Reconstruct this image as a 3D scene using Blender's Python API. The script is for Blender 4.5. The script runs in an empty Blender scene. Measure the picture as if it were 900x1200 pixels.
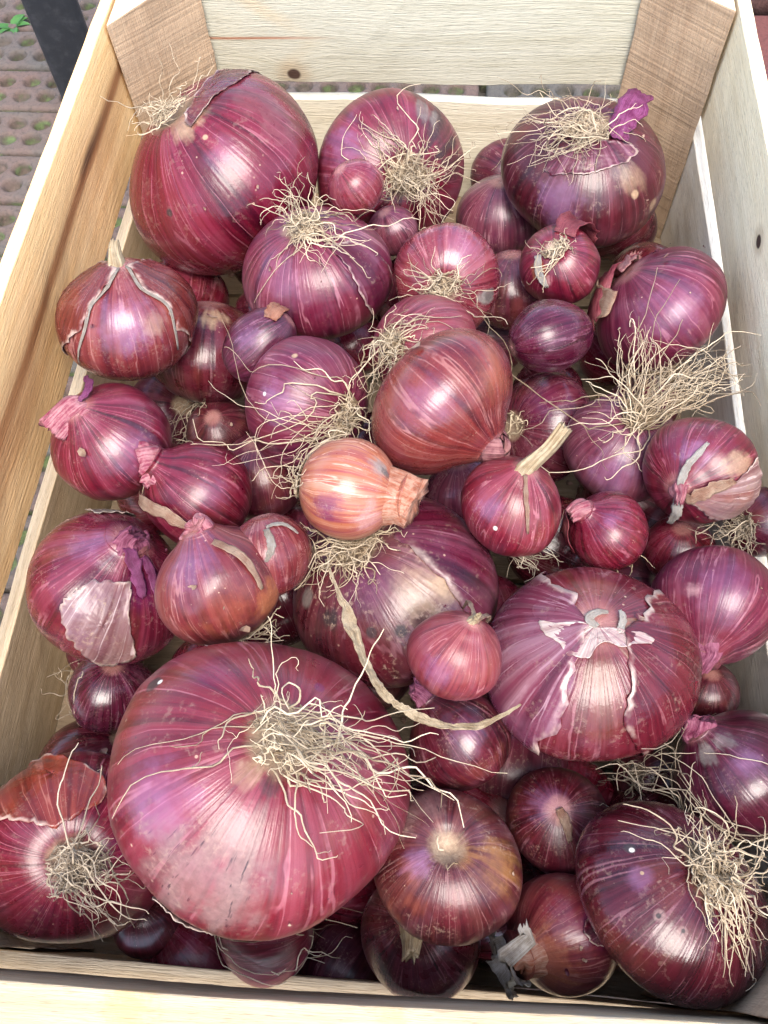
import bpy, bmesh, math, random
import numpy as np
from mathutils import Vector, Quaternion, Matrix, noise
from mathutils.bvhtree import BVHTree

# ------------------------------------------------------------------ camera, sky, sun, exposure
scene = bpy.context.scene
COL = scene.collection
cam_d = bpy.data.cameras.new('camera')
cam = bpy.data.objects.new('camera', cam_d)
COL.objects.link(cam)
cam.matrix_world = Matrix(((0.99664, -0.04900, 0.06557, 0.027),
                           (0.07369, 0.88580, -0.45819, -0.255),
                           (-0.03564, 0.46148, 0.88643, 0.490),
                           (0, 0, 0, 1)))
cam_d.sensor_fit = 'VERTICAL'
cam_d.sensor_height = 36.0
cam_d.lens = 36.0 * 995 / 1200
cam_d.clip_start = 0.01
cam_d.clip_end = 200
scene.camera = cam

SUN_EL, SUN_AZ = math.radians(64), math.radians(166)      # azimuth clockwise from +Y (the far end of the crate)
world = bpy.data.worlds.new('World')
scene.world = world
world.use_nodes = True
wn = world.node_tree
wn.nodes.clear()
sky = wn.nodes.new('ShaderNodeTexSky')
sky.sky_type = 'NISHITA'
sky.sun_disc = False
sky.sun_elevation = SUN_EL
sky.sun_rotation = SUN_AZ
sky.air_density = 1.0
sky.dust_density = 2.2
bgn = wn.nodes.new('ShaderNodeBackground')
bgn.inputs['Strength'].default_value = 0.15
won = wn.nodes.new('ShaderNodeOutputWorld')
wn.links.new(sky.outputs[0], bgn.inputs[0])
wn.links.new(bgn.outputs[0], won.inputs[0])
sd = bpy.data.lights.new('sun', 'SUN')
sd.energy = 1.45
sd.angle = math.radians(36)
sd.color = (1.0, 0.94, 0.86)
sun = bpy.data.objects.new('sun', sd)
COL.objects.link(sun)
sdir = Vector((math.sin(SUN_AZ) * math.cos(SUN_EL), math.cos(SUN_AZ) * math.cos(SUN_EL), math.sin(SUN_EL)))
sun.rotation_euler = sdir.to_track_quat('Z', 'Y').to_euler()
sun.location = (0, 0, 3)
vs = scene.view_settings
vs.view_transform = 'Standard'
vs.look = 'None'
vs.gamma = 1.0
vs.use_curve_mapping = False
vs.exposure = 1.95
scene.render.engine = 'CYCLES'
scene.cycles.use_denoising = True
scene.cycles.max_bounces = 8
scene.cycles.diffuse_bounces = 3
scene.cycles.adaptive_threshold = 0.03

rng = np.random.default_rng(11)
random.seed(5)

# ------------------------------------------------------------------ helpers
def link(name, me, mat=None, parent=None):
    o = bpy.data.objects.new(name, me)
    COL.objects.link(o)
    if mat is not None and me is not None and not me.materials:
        me.materials.append(mat)
    if parent is not None:
        o.parent = parent
    return o

def tag(o, label=None, cat=None, group=None, kind=None):
    if label: o['label'] = label
    if cat: o['category'] = cat
    if group: o['group'] = group
    if kind: o['kind'] = kind
    return o

def mesh_from(verts, faces, smooth=True, uv=None):
    me = bpy.data.meshes.new('m')
    me.from_pydata([tuple(v) for v in verts], [], faces)
    if smooth:
        me.polygons.foreach_set('use_smooth', [True] * len(me.polygons))
    if uv is not None:
        l = me.uv_layers.new(name='uv')
        li = np.empty(len(me.loops), dtype=np.int32)
        me.loops.foreach_get('vertex_index', li)
        l.data.foreach_set('uv', np.asarray(uv, dtype=np.float32)[li].ravel())
    me.update()
    return me

class NT:
    """small node-tree writer"""
    def __init__(s, name):
        s.m = bpy.data.materials.new(name)
        s.m.use_nodes = True
        s.t = s.m.node_tree
        s.t.nodes.clear()
    def n(s, kind, **kw):
        nd = s.t.nodes.new('ShaderNode' + kind)
        for k, v in kw.items():
            setattr(nd, k, v)
        return nd
    def set(s, sock, v):
        if isinstance(v, bpy.types.NodeSocket):
            s.t.links.new(v, sock)
        elif isinstance(v, (tuple, list)) and sock.type == 'RGBA' and len(v) == 3:
            sock.default_value = (*v, 1)
        else:
            sock.default_value = v
    def math(s, op, a, b=None, c=None, clamp=False):
        nd = s.n('Math', operation=op, use_clamp=clamp)
        s.set(nd.inputs[0], a)
        if b is not None: s.set(nd.inputs[1], b)
        if c is not None: s.set(nd.inputs[2], c)
        return nd.outputs[0]
    def vmath(s, op, a, b=None, out=0):
        nd = s.n('VectorMath', operation=op)
        s.set(nd.inputs[0], a)
        if b is not None:
            s.set(nd.inputs['Scale'] if op == 'SCALE' else nd.inputs[1], b)
        return nd.outputs[out]
    def comb(s, x, y, z):
        nd = s.n('CombineXYZ')
        for i, v in enumerate((x, y, z)): s.set(nd.inputs[i], v)
        return nd.outputs[0]
    def sep(s, v):
        nd = s.n('SeparateXYZ'); s.set(nd.inputs[0], v)
        return nd.outputs
    def noise(s, v, scale=1.0, detail=3.0, rough=0.55, dist=0.0):
        nd = s.n('TexNoise')
        s.set(nd.inputs['Vector'], v); s.set(nd.inputs['Scale'], scale)
        nd.inputs['Detail'].default_value = detail
        nd.inputs['Roughness'].default_value = rough
        nd.inputs['Distortion'].default_value = dist
        return nd.outputs['Fac']
    def voro(s, v, scale):
        nd = s.n('TexVoronoi'); s.set(nd.inputs['Vector'], v); nd.inputs['Scale'].default_value = scale
        return nd.outputs
    def step(s, v, a, b):
        nd = s.n('MapRange', interpolation_type='SMOOTHSTEP')
        s.set(nd.inputs['Value'], v); nd.inputs['From Min'].default_value = a; nd.inputs['From Max'].default_value = b
        return nd.outputs[0]
    def mix(s, f, a, b, blend='MIX'):
        nd = s.n('Mix', data_type='RGBA', blend_type=blend)
        s.set(nd.inputs[0], f); s.set(nd.inputs[6], a); s.set(nd.inputs[7], b)
        return nd.outputs[2]
    def bump(s, h, dist, strength=1.0, normal=None):
        nd = s.n('Bump'); s.set(nd.inputs['Height'], h)
        nd.inputs['Distance'].default_value = dist; nd.inputs['Strength'].default_value = strength
        if normal is not None: s.set(nd.inputs['Normal'], normal)
        return nd.outputs[0]
    def finish(s, color, rough, normal=None, coat=0.0, coat_r=0.3, spec=0.5, metallic=0.0, translucent=0.0):
        p = s.n('BsdfPrincipled')
        s.set(p.inputs['Base Color'], color); s.set(p.inputs['Roughness'], rough)
        p.inputs['Coat Weight'].default_value = coat; p.inputs['Coat Roughness'].default_value = coat_r
        p.inputs['Specular IOR Level'].default_value = spec; p.inputs['Metallic'].default_value = metallic
        if normal is not None:
            s.set(p.inputs['Normal'], normal)
            if coat: s.set(p.inputs['Coat Normal'], normal)
        out = s.n('OutputMaterial')
        sh = p.outputs[0]
        if translucent:
            tr = s.n('BsdfTranslucent'); s.set(tr.inputs[0], color)
            mx = s.n('MixShader'); mx.inputs[0].default_value = translucent
            s.t.links.new(sh, mx.inputs[1]); s.t.links.new(tr.outputs[0], mx.inputs[2]); sh = mx.outputs[0]
        s.t.links.new(sh, out.inputs[0])
        return s.m

# ------------------------------------------------------------------ materials
CLS = {  # base, light stripe, dark stripe, copper amount, bloom amount, dirt amount
 'crim':  ((0.166,0.008,0.023), (0.297,0.039,0.073), (0.043,0.002,0.008), .10, .25, .25),
 'crim2': ((0.208,0.013,0.025), (0.340,0.059,0.083), (0.066,0.003,0.009), .22, .30, .35),
 'crimbr':((0.147,0.013,0.021), (0.255,0.052,0.069), (0.046,0.003,0.007), .50, .35, .45),
 'pur':   ((0.158,0.014,0.040), (0.326,0.083,0.121), (0.043,0.004,0.015), .12, .40, .20),
 'pur2':  ((0.154,0.010,0.029), (0.297,0.052,0.087), (0.046,0.003,0.011), .35, .30, .30),
 'lilac': ((0.179,0.034,0.062), (0.307,0.111,0.139), (0.056,0.009,0.022), .05, .65, .35),
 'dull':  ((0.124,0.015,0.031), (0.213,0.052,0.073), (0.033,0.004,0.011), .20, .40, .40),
 'cop':   ((0.220,0.029,0.025), (0.326,0.088,0.069), (0.076,0.007,0.011), .45, .22, .15),
 'coppink':((0.216,0.032,0.035), (0.333,0.103,0.087), (0.081,0.008,0.012), .50, .35, .30),
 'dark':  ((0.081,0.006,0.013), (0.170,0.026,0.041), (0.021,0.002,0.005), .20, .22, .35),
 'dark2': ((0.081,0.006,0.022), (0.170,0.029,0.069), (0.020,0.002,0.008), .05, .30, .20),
 'pink':  ((0.239,0.029,0.045), (0.376,0.103,0.121), (0.086,0.007,0.016), .20, .35, .30),
 'pink2': ((0.278,0.042,0.050), (0.390,0.113,0.112), (0.122,0.012,0.020), .30, .35, .20),
 'orange':((.50,.155,.075), (.72,.38,.26), (.30,.035,.07), .35, .20, .45),
 'muddy': ((0.115,0.013,0.023), (0.213,0.052,0.064), (0.030,0.004,0.007), .10, .35, .90),
 'muddy2':((0.100,0.013,0.016), (0.199,0.062,0.054), (0.030,0.004,0.006), .65, .35, .50),
 # torn outer skins
 'purskin': ((0.131,0.010,0.029), (0.255,0.062,0.107), (0.037,0.003,0.011), .10, .50, .40),
 'crimskin':((0.154,0.010,0.019), (0.255,0.042,0.054), (0.050,0.003,0.007), .45, .25, .40),
 'darkskin':((.13,.016,.026), (.22,.05,.06), (.06,.006,.012), .25, .10, .40),
 'copskin': ((0.216,0.033,0.025), (0.297,0.078,0.064), (0.086,0.009,0.011), .65, .30, .30),
 'rustskin':((0.263,0.031,0.019), (0.367,0.083,0.048), (0.101,0.008,0.006), .55, .25, .30),
 'brownskin':((0.124,0.021,0.019), (0.213,0.062,0.048), (0.046,0.007,0.006), .55, .35, .90),
 'greyskin':((.34,.19,.18), (.58,.44,.42), (.20,.08,.085), .35, .60, .90),
 'brownlilac':((0.179,0.047,0.045), (0.270,0.106,0.094), (0.092,0.020,0.023), .55, .35, 1.3),
 'lilacskin':((0.235,0.047,0.087), (0.426,0.209,0.253), (0.098,0.012,0.034), .05, .75, .5),
 'whiteskin':((.56,.40,.35), (.84,.74,.65), (.34,.14,.16), .10, .10, .8),
 'grey':    ((.44,.37,.30), (.64,.56,.47), (.26,.20,.16), .20, .30, .90),
}
PC = {'tan':(0.315,0.210,0.125), 'greytan':(.165,.088,.080), 'lilac':(0.236,0.112,0.216), 'spotdark':(0.030,0.020,0.020), 'white':(0.492,0.459,0.407),  # lilac: greyed skin on some bulbs, sky highlights painted in on others
      'purple':(0.098,0.009,0.056), 'grey':(0.197,0.177,0.157), 'deep':(0.039,0.004,0.017), 'copper':(0.223,0.056,0.030), 'orange':(0.302,0.098,0.039),
      'pinkwhite':(0.394,0.223,0.216), 'crim':(0.131,0.008,0.020), 'brown':(0.112,0.036,0.020), 'ochre':(0.216,0.092,0.030), 'bluewhite':(0.295,0.289,0.328)}

def onion_mat(name, cls, R, zc, seed, patches=(), skin=False, rimw=.5):
    base, light, dark, cop, bloom, dirt = CLS[cls]
    base, light, dark = (tuple(np.array(c) * .58) for c in (base, light, dark))
    N = NT(name)
    tc = N.n('TexCoord').outputs['Object']
    P = N.vmath('SCALE', N.vmath('SUBTRACT', tc, (0, 0, zc)), 1.0 / R)
    x, y, z = N.sep(P)
    A = N.vmath('NORMALIZE', N.comb(x, y, 0.0))
    ax, ay, _ = N.sep(A)
    rad = N.math('SQRT', N.math('ADD', N.math('MULTIPLY', x, x), N.math('MULTIPLY', y, y)))
    wob = N.math('MULTIPLY', N.math('SUBTRACT', N.noise(N.vmath('ADD', P, (seed, 0, 0)), 1.6, 2), .5), .55)
    def sv(f, zf, off):
        return N.comb(N.math('ADD', N.math('MULTIPLY', ax, f), off + seed), N.math('MULTIPLY_ADD', ay, f, N.math('MULTIPLY', wob, f * .22)), N.math('MULTIPLY', z, zf))
    s1 = N.noise(sv(2.6, .35, 3), 1, 1.5, .5)
    s2 = N.noise(sv(7.0, .5, 9), 1, 1.5, .5)
    s3 = N.noise(sv(34, 1.3, 17), 1, 1, .6)
    big = N.noise(N.vmath('ADD', P, (seed * 1.7, 4, 2)), 1.15, 2, .55)
    med = N.noise(N.vmath('ADD', P, (seed, 14, 2)), 3.4, 3, .6)
    fine = N.noise(N.vmath('ADD', P, (2, seed, 2)), 22, 2.5, .65)
    st = N.math('ADD', N.math('MULTIPLY', s1, .40), N.math('ADD', N.math('MULTIPLY', s2, .50), N.math('MULTIPLY', s3, .10)))
    col = N.mix(N.step(st, .34, .50), dark, base)
    col = N.mix(N.math('MULTIPLY', N.step(st, .50, .68), .75), col, light)
    # alternating bands that run from root to neck
    s4 = N.noise(sv(13.0, .22, 41), 1, 1, .5)
    col = N.mix(N.math('MULTIPLY', N.step(s4, .53, .60), N.math('MULTIPLY_ADD', s1, .75, -.08)), col, tuple(np.array(light) * .95 + np.array(base) * .05))
    col = N.mix(N.math('MULTIPLY', N.step(s4, .45, .37), N.math('MULTIPLY_ADD', big, .9, -.05)), col, dark)
    # crimson / violet drift over the bulb
    col = N.mix(N.math('MULTIPLY', N.step(big, .52, .68), .45), col, tuple(np.array(base) * (.85, .8, 1.25)))
    # copper coloured dry areas
    cm = N.math('MULTIPLY', N.step(N.math('ADD', N.math('MULTIPLY', big, .7), N.math('MULTIPLY', s2, .3)), .50 - .12 * cop, .36 - .12 * cop + (.0)), cop)
    col = N.mix(cm, col, N.mix(s2, (.17, .034, .023), (.35, .115, .065)))
    # thin pale veins running pole to pole
    v1 = N.math('ABSOLUTE', N.math('SUBTRACT', N.noise(sv(4.6, .28, 31), 1, 1.5, .5), .5))
    vm = N.math('MULTIPLY', N.step(v1, .014, .005), N.math('MULTIPLY', N.step(med, .34, .56), .65))
    col = N.mix(vm, col, tuple(np.minimum(.8, np.array(light) * 1.25 + .05)))
    # dull waxy bloom
    bl = N.math('MULTIPLY', N.step(N.noise(N.vmath('ADD', P, (7, 3, seed)), 1.9, 3.5, .65), .48, .74), bloom * .5)
    col = N.mix(bl, col, N.mix(s3, (.15, .055, .085), (.24, .125, .175)))
    rough = N.math('MULTIPLY_ADD', bl, .30, N.math('MULTIPLY_ADD', med, .24, .10 + .20 * ((seed * 7.3) % 1)))
    # local patches
    Dn = N.vmath('NORMALIZE', P)
    dist = N.math('MULTIPLY', N.math('SUBTRACT', N.noise(N.vmath('ADD', P, (seed, 1, 1)), 5.0, 3.5, .7), .5), 1.0)
    for (pd, pr, pc, ps) in patches:
        soft = pc in ('lilac', 'copper', 'purple', 'crim', 'brown', 'ochre', 'deep')
        d = N.vmath('DISTANCE', Dn, tuple(pd), out=1)
        if pr > .12:
            d = N.math('MULTIPLY_ADD', N.math('ADD', dist, N.math('SUBTRACT', s2, .5)), pr * 1.5, d)
            mk = N.math('MULTIPLY', N.step(d, pr * 1.2, pr * (.15 if soft else .45)), N.math('MULTIPLY', N.math('MULTIPLY_ADD', med, 1.3, .15, clamp=True), ps))
        else:
            d = N.math('MULTIPLY_ADD', dist, pr * .9, d)
            mk = N.math('MULTIPLY', N.step(d, pr * 1.15, pr * .6), ps)
        pcv = PC[pc]
        if soft:
            pcv = N.mix(s2, tuple(np.array(pcv) * .6), tuple(np.minimum(.8, np.array(pcv) * 1.4)))
        else:
            pcv = N.mix(fine, tuple(np.array(pcv) * .55), tuple(np.minimum(.85, np.array(pcv) * 1.45)))
            if pc == 'greytan':      # mildew specks drawn out along the veins
                sk_ = N.noise(sv(26, 7.0, 57), 1, 2, .6)
                pcv = N.mix(N.math('MULTIPLY', N.step(sk_, .60, .68), N.step(med, .40, .55)), pcv, (.030, .016, .020))
            rough = N.math('MULTIPLY_ADD', mk, .3, rough)
        col = N.mix(mk, col, pcv)
    # soil dust and specks
    vo = N.voro(N.vmath('ADD', P, (seed, 0, 0)), 9.0)
    spk = N.math('MULTIPLY', N.step(vo[0], .13, .07), N.step(N.noise(N.vmath('ADD', P, (0, seed, 5)), 2.3, 2), .60, .66))
    col = N.mix(N.math('MULTIPLY', spk, .7), col, (.42, .28, .19))
    vo2 = N.voro(N.vmath('ADD', P, (0, seed, 3)), 17.0)
    sp2 = N.math('MULTIPLY', N.step(vo2[0], .15, .08), N.step(N.noise(N.vmath('ADD', P, (4, seed, 5)), 2.9, 2), .60, .68))
    col = N.mix(N.math('MULTIPLY', sp2, .75), col, (.035, .014, .018))
    ds = N.math('MULTIPLY', N.math('MULTIPLY', N.step(fine, .50, .68), N.step(med, .47, .66)), dirt * 1.0)
    col = N.mix(ds, col, (.27, .18, .13))
    if skin:      # the torn rim has dried pale
        at = N.n('Attribute', attribute_name='rim').outputs['Fac']
        gate = N.math('MULTIPLY', N.step(med, .40, .58), rimw)
        col = N.mix(N.math('MULTIPLY', N.step(N.math('MULTIPLY_ADD', dist, .14, at), .91, .985), gate), col, (.56, .44, .36))
    if not skin:
        # corky ring round the root plate and straw colour into the neck
        rr = N.math('MULTIPLY_ADD', dist, .22, rad)
        lowm = N.math('MULTIPLY', N.step(rr, .30, .12), N.step(z, -.1, -.35))
        col = N.mix(lowm, col, N.mix(fine, (.16, .09, .06), (.45, .34, .22)))
        topm = N.math('MULTIPLY', N.math('MULTIPLY', N.step(rr, .34, .10), N.step(z, .1, .4)), .55)
        col = N.mix(topm, col, N.mix(s3, (.22, .06, .07), (.50, .28, .22)))
        rough = N.math('MULTIPLY_ADD', lowm, .4, rough)
    rough = N.math('MINIMUM', N.math('MULTIPLY_ADD', ds, .4, rough), .85)
    hgt = N.math('ADD', N.math('MULTIPLY', s4, .5), N.math('ADD', N.math('MULTIPLY', s3, .30), N.math('MULTIPLY', fine, .22)))
    nr = N.bump(hgt, R * .018, .5)
    return N.finish(col, rough, nr, coat=.10 + .36 * ((seed * 3.71) % 1), coat_r=.16 + .12 * ((seed * 5.3) % 1), spec=.30, translucent=.12 if skin else 0)

def paper_mat(name, c0, c1, rough=.6, trans=.22, streak=60):
    N = NT(name)
    uv = N.n('TexCoord').outputs['UV']
    ob = N.n('TexCoord').outputs['Object']
    u, v, _ = N.sep(uv)
    s = N.noise(N.comb(N.math('MULTIPLY', u, streak), N.math('MULTIPLY', v, 3.0), 0.0), 1, 3, .6)
    b = N.noise(ob, 160, 4, .65)
    f = N.noise(ob, 900, 3, .6)
    k = N.math('ADD', N.math('MULTIPLY', s, .5), N.math('MULTIPLY', b, .5))
    col = N.mix(N.step(k, .38, .62), c0, c1)
    col = N.mix(N.math('MULTIPLY', N.step(b, .62, .72), .5), col, tuple(np.array(c0) * .45))
    nr = N.bump(N.math('ADD', s, N.math('MULTIPLY', f, .4)), .0007, .8)
    return N.finish(col, rough, nr, spec=.35, translucent=trans)

PM = {
 'neckcut': paper_mat('neck_cut', (0.116,0.020,0.031), (0.306,0.136,0.129)),
 'neckorange': paper_mat('neck_orange', (0.286,0.088,0.044), (0.449,0.258,0.177)),
 'neckpink': paper_mat('neck_pink', (0.204,0.024,0.051), (0.394,0.184,0.190)),
 'neckpur': paper_mat('neck_purple', (0.109,0.009,0.037), (0.286,0.095,0.143)),
 'straw': paper_mat('neck_straw', (0.272,0.184,0.095), (0.476,0.381,0.245)),
 'white': paper_mat('neck_white', (0.340,0.272,0.224), (0.544,0.517,0.462)),
 'drygrey': paper_mat('dry_grey', (0.231,0.184,0.136), (0.503,0.449,0.381)),
 'edgewhite': paper_mat('edge_white', (0.223,0.170,0.127), (0.382,0.339,0.286)),
 'purflap': paper_mat('flap_purple', (0.116,0.009,0.051), (0.258,0.068,0.163), .45),
 'crimflap': paper_mat('flap_crimson', (0.116,0.009,0.019), (0.245,0.061,0.068), .42),
 'pinkflap': paper_mat('flap_pink', (0.231,0.061,0.068), (0.408,0.218,0.197), .45),
 'tanflap': paper_mat('flap_tan', (0.231,0.109,0.068), (0.408,0.286,0.197)),
 'whiteflap': paper_mat('flap_white', (0.307,0.250,0.201), (0.435,0.403,0.350), .6),
 'orangeflap': paper_mat('flap_orange', (0.258,0.075,0.041), (0.408,0.204,0.129), .5),
 'leaf': paper_mat('dry_leaf', (.25,.17,.09), (.58,.46,.30), .75),
}

def root_mat(name, c0, c1):
    N = NT(name)
    at = N.n('Attribute', attribute_name='tone').outputs['Fac']
    ob = N.n('TexCoord').outputs['Object']
    b = N.noise(ob, 220, 3, .6)
    col = N.mix(N.math('MULTIPLY_ADD', N.math('SUBTRACT', b, .5), .8, at, clamp=True), c0, c1)
    return N.finish(col, .7, N.bump(N.noise(ob, 1500, 2), .0002, .6), spec=.3, translucent=.1)
ROOT = root_mat('root_straw', (.15,.10,.055), (.62,.50,.34))
ROOT_GREY = root_mat('root_grey', (.11,.08,.055), (.46,.38,.28))

def wood_mat(name, c_light, c_dark, grain=1.0, streaks=(), knots=(), dirt=.2, saw=0.0, smudge=()):
    """local x runs along the board, z across its face"""
    N = NT(name)
    ob = N.n('TexCoord').outputs['Object']
    x, y, z = N.sep(ob)
    w = N.noise(N.comb(N.math('MULTIPLY', x, 5), N.math('MULTIPLY', y, 14), N.math('MULTIPLY', z, 14)), 1, 2)
    zz = N.math('MULTIPLY_ADD', w, .018, z)
    for (kx, kz, kr) in knots:      # the grain bends round a knot
        d = N.vmath('DISTANCE', N.comb(N.math('MULTIPLY', x, .6), 0.0, z), (kx * .6, 0, kz), out=1)
        zz = N.math('MULTIPLY_ADD', N.step(d, kr * 5, 0.0), kr * 1.6, zz)
    g1 = N.noise(N.comb(N.math('MULTIPLY', x, 3.0), N.math('MULTIPLY', y, 150), N.math('MULTIPLY', zz, 150)), 1, 3, .6)
    g2 = N.noise(N.comb(N.math('MULTIPLY', x, 22), N.math('MULTIPLY', y, 900), N.math('MULTIPLY', zz, 900)), 1, 3, .6)
    g3 = N.noise(N.comb(N.math('MULTIPLY', x, 140), N.math('MULTIPLY', y, 1500), N.math('MULTIPLY', z, 1500)), 1, 2, .6)
    bg = N.noise(N.comb(N.math('MULTIPLY', x, 9), N.math('MULTIPLY', y, 9), N.math('MULTIPLY', z, 22)), 1, 4, .6)
    k = N.math('ADD', N.math('MULTIPLY', g1, .55 * grain), N.math('ADD', N.math('MULTIPLY', g2, .25), N.math('MULTIPLY', bg, .35)))
    col = N.mix(N.step(k, .42, .80), c_light, c_dark)
    col = N.mix(N.math('MULTIPLY', N.step(g3, .56, .70), .42), col, tuple(np.array(c_dark) * .6))
    col = N.mix(N.math('MULTIPLY', N.step(bg, .58, .72), dirt), col, tuple(np.array(c_dark) * .5))
    for (x0, x1, z0, slope, wd, c, st) in streaks:
        c0 = N.math('SUBTRACT', N.math('MULTIPLY_ADD', N.math('SUBTRACT', w, .5), wd * 3.0, z), N.math('MULTIPLY_ADD', x, slope, z0 - slope * (x0 + x1) / 2))
        ad = N.math('ABSOLUTE', c0)
        mk = N.math('MULTIPLY', N.step(ad, wd * 1.6, wd * .2), N.math('MULTIPLY', N.step(x, x0, x0 + .03), N.step(x, x1, x1 - .06)))
        mk = N.math('MULTIPLY', mk, N.math('MULTIPLY', N.step(N.math('ADD', N.math('MULTIPLY', g2, .5), N.math('MULTIPLY', g1, .5)), .15, .50), st))
        col = N.mix(mk, col, c)
    for (kx, kz, kr) in knots:
        d = N.vmath('DISTANCE', N.comb(N.math('MULTIPLY', x, .8), 0.0, z), (kx * .8, 0, kz), out=1)
        d = N.math('MULTIPLY_ADD', N.math('SUBTRACT', bg, .5), kr * 1.2, d)
        col = N.mix(N.math('MULTIPLY', N.step(d, kr * 3.2, kr), .45), col, (.30, .19, .09))
        col = N.mix(N.step(d, kr * 1.15, kr * .75), col, (.055, .028, .018))
    for (kx, kz, kr, c) in smudge:
        d = N.vmath('DISTANCE', ob, (kx, .001, kz), out=1)
        d = N.math('MULTIPLY_ADD', N.math('SUBTRACT', N.noise(ob, 190, 4, .7), .5), kr * 2.6, d)
        col = N.mix(N.math('MULTIPLY', N.step(d, kr * 1.2, kr * .4), .65), col, c)
    h = N.math('ADD', N.math('MULTIPLY', g2, .6), N.math('MULTIPLY', g3, .5))
    if saw:
        sw = N.noise(N.comb(N.math('MULTIPLY', N.math('MULTIPLY_ADD', z, .12, x), 420), 0.0, N.math('MULTIPLY', z, 6)), 1, 2)
        col = N.mix(N.math('MULTIPLY', N.step(sw, .52, .68), .35), col, tuple(np.array(c_dark) * .45))
        h = N.math('ADD', h, N.math('MULTIPLY', sw, saw))
    return N.finish(col, .72, N.bump(h, .0009, .8), spec=.3)

# ------------------------------------------------------------------ ground of perforated pavers
def stone_mat(name, pink, grey, moss=True):
    N = NT(name)
    ob = N.n('TexCoord').outputs['Object']
    oi = N.n('ObjectInfo').outputs['Random']
    v = N.vmath('ADD', ob, N.comb(N.math('MULTIPLY', oi, 13), N.math('MULTIPLY', oi, 7), 0.0))
    a = N.noise(v, 14, 4, .6); b = N.noise(v, 260, 4, .65); c = N.noise(v, 60, 3, .6)
    col = N.mix(N.step(N.math('MULTIPLY_ADD', oi, .35, a), .45, .85), pink, grey)
    col = N.mix(N.math('MULTIPLY', N.step(b, .45, .75), .6), col, tuple(np.array(grey) * .45))
    if moss:
        z = N.sep(ob)[2]
        deep = N.step(z, -.0015, -.005)      # soil and moss lie in the holes
        col = N.mix(N.math('MULTIPLY', deep, N.step(c, .30, .62)), col, N.mix(N.step(c, .45, .7), (.05, .045, .03), (.09, .12, .05)))
    return N.finish(col, .88, N.bump(N.math('ADD', b, N.math('MULTIPLY', c, .5)), .0012, .9), spec=.25)
M_PAVER = stone_mat('paver', (.125, .084, .070), (.092, .084, .072))
M_RED = stone_mat('red_brick', (.13, .045, .038), (.11, .042, .036), False)
M_ROCK = stone_mat('brown_rock', (.14, .055, .04), (.07, .035, .03), False)
M_SOIL = stone_mat('joint_soil', (.10, .085, .07), (.07, .065, .055), False)

g = link('ground', mesh_from([(-30, -30, -.02), (30, -30, -.02), (30, 30, -.02), (-30, 30, -.02)], [(0, 1, 2, 3)], False), M_SOIL)
tag(g, kind='structure')
BL, BW = .2455, .0535
def paver_mesh(seed):
    r = np.random.default_rng(seed)
    nx, ny = 150, 36
    xs = np.linspace(-BL / 2, BL / 2, nx); ys = np.linspace(-BW / 2, BW / 2, ny)
    X, Y = np.meshgrid(xs, ys)
    Z = np.zeros_like(X)
    for i in range(10):
        for j in (-1, 1):
            cx = (i - 4.5) * .0225 + r.normal() * .0006 + j * .0016; cy = j * .0100 + r.normal() * .0005
            d = np.hypot((X - cx), (Y - cy) * 1.05)
            t = np.clip((.0088 - d) / .0030, 0, 1); t = t * t * (3 - 2 * t)
            Z -= t * r.uniform(.005, .011)
    e = np.minimum(np.minimum(X + BL / 2, BL / 2 - X), np.minimum(Y + BW / 2, BW / 2 - Y))
    Z -= np.clip(1 - e / .003, 0, 1) ** 2 * .003
    Z += r.normal(size=Z.shape) * .00012
    V = np.stack([X, Y, Z], -1).reshape(-1, 3)
    F_ = [(j * nx + i, j * nx + i + 1, (j + 1) * nx + i + 1, (j + 1) * nx + i) for j in range(ny - 1) for i in range(nx - 1)]
    # skirt
    n0 = len(V)
    rim = list(range(nx)) + [j * nx + nx - 1 for j in range(1, ny)] + [(ny - 1) * nx + i for i in range(nx - 2, -1, -1)] + [j * nx for j in range(ny - 2, 0, -1)]
    low = V[rim].copy(); low[:, 2] = -.019
    V = np.vstack([V, low]); m = len(rim)
    F_ += [(rim[i], n0 + i, n0 + (i + 1) % m, rim[(i + 1) % m]) for i in range(m)]
    me = mesh_from(V, F_); me.materials.append(M_PAVER)
    return me
PAV = [paver_mesh(s) for s in (1, 2, 3)]
for row in range(-8, 17):
    y = .4105 + (row - 6) * .0565
    for c in range(-4, 4):
        x = c * .249 - .0805 + random.uniform(-.004, .004)
        if abs(x) > .85: continue
        if -.06 < x < .06 and -.19 < y < .19: continue      # wholly under the crate
        b = link('brick', PAV[(row * 3 + c) % 3], None, g)
        b.location = (x, y, random.uniform(-.002, 0)); b.rotation_euler = (random.gauss(0, .006), random.gauss(0, .004), random.gauss(0, .004) + (math.pi if random.random() < .5 else 0))

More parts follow.
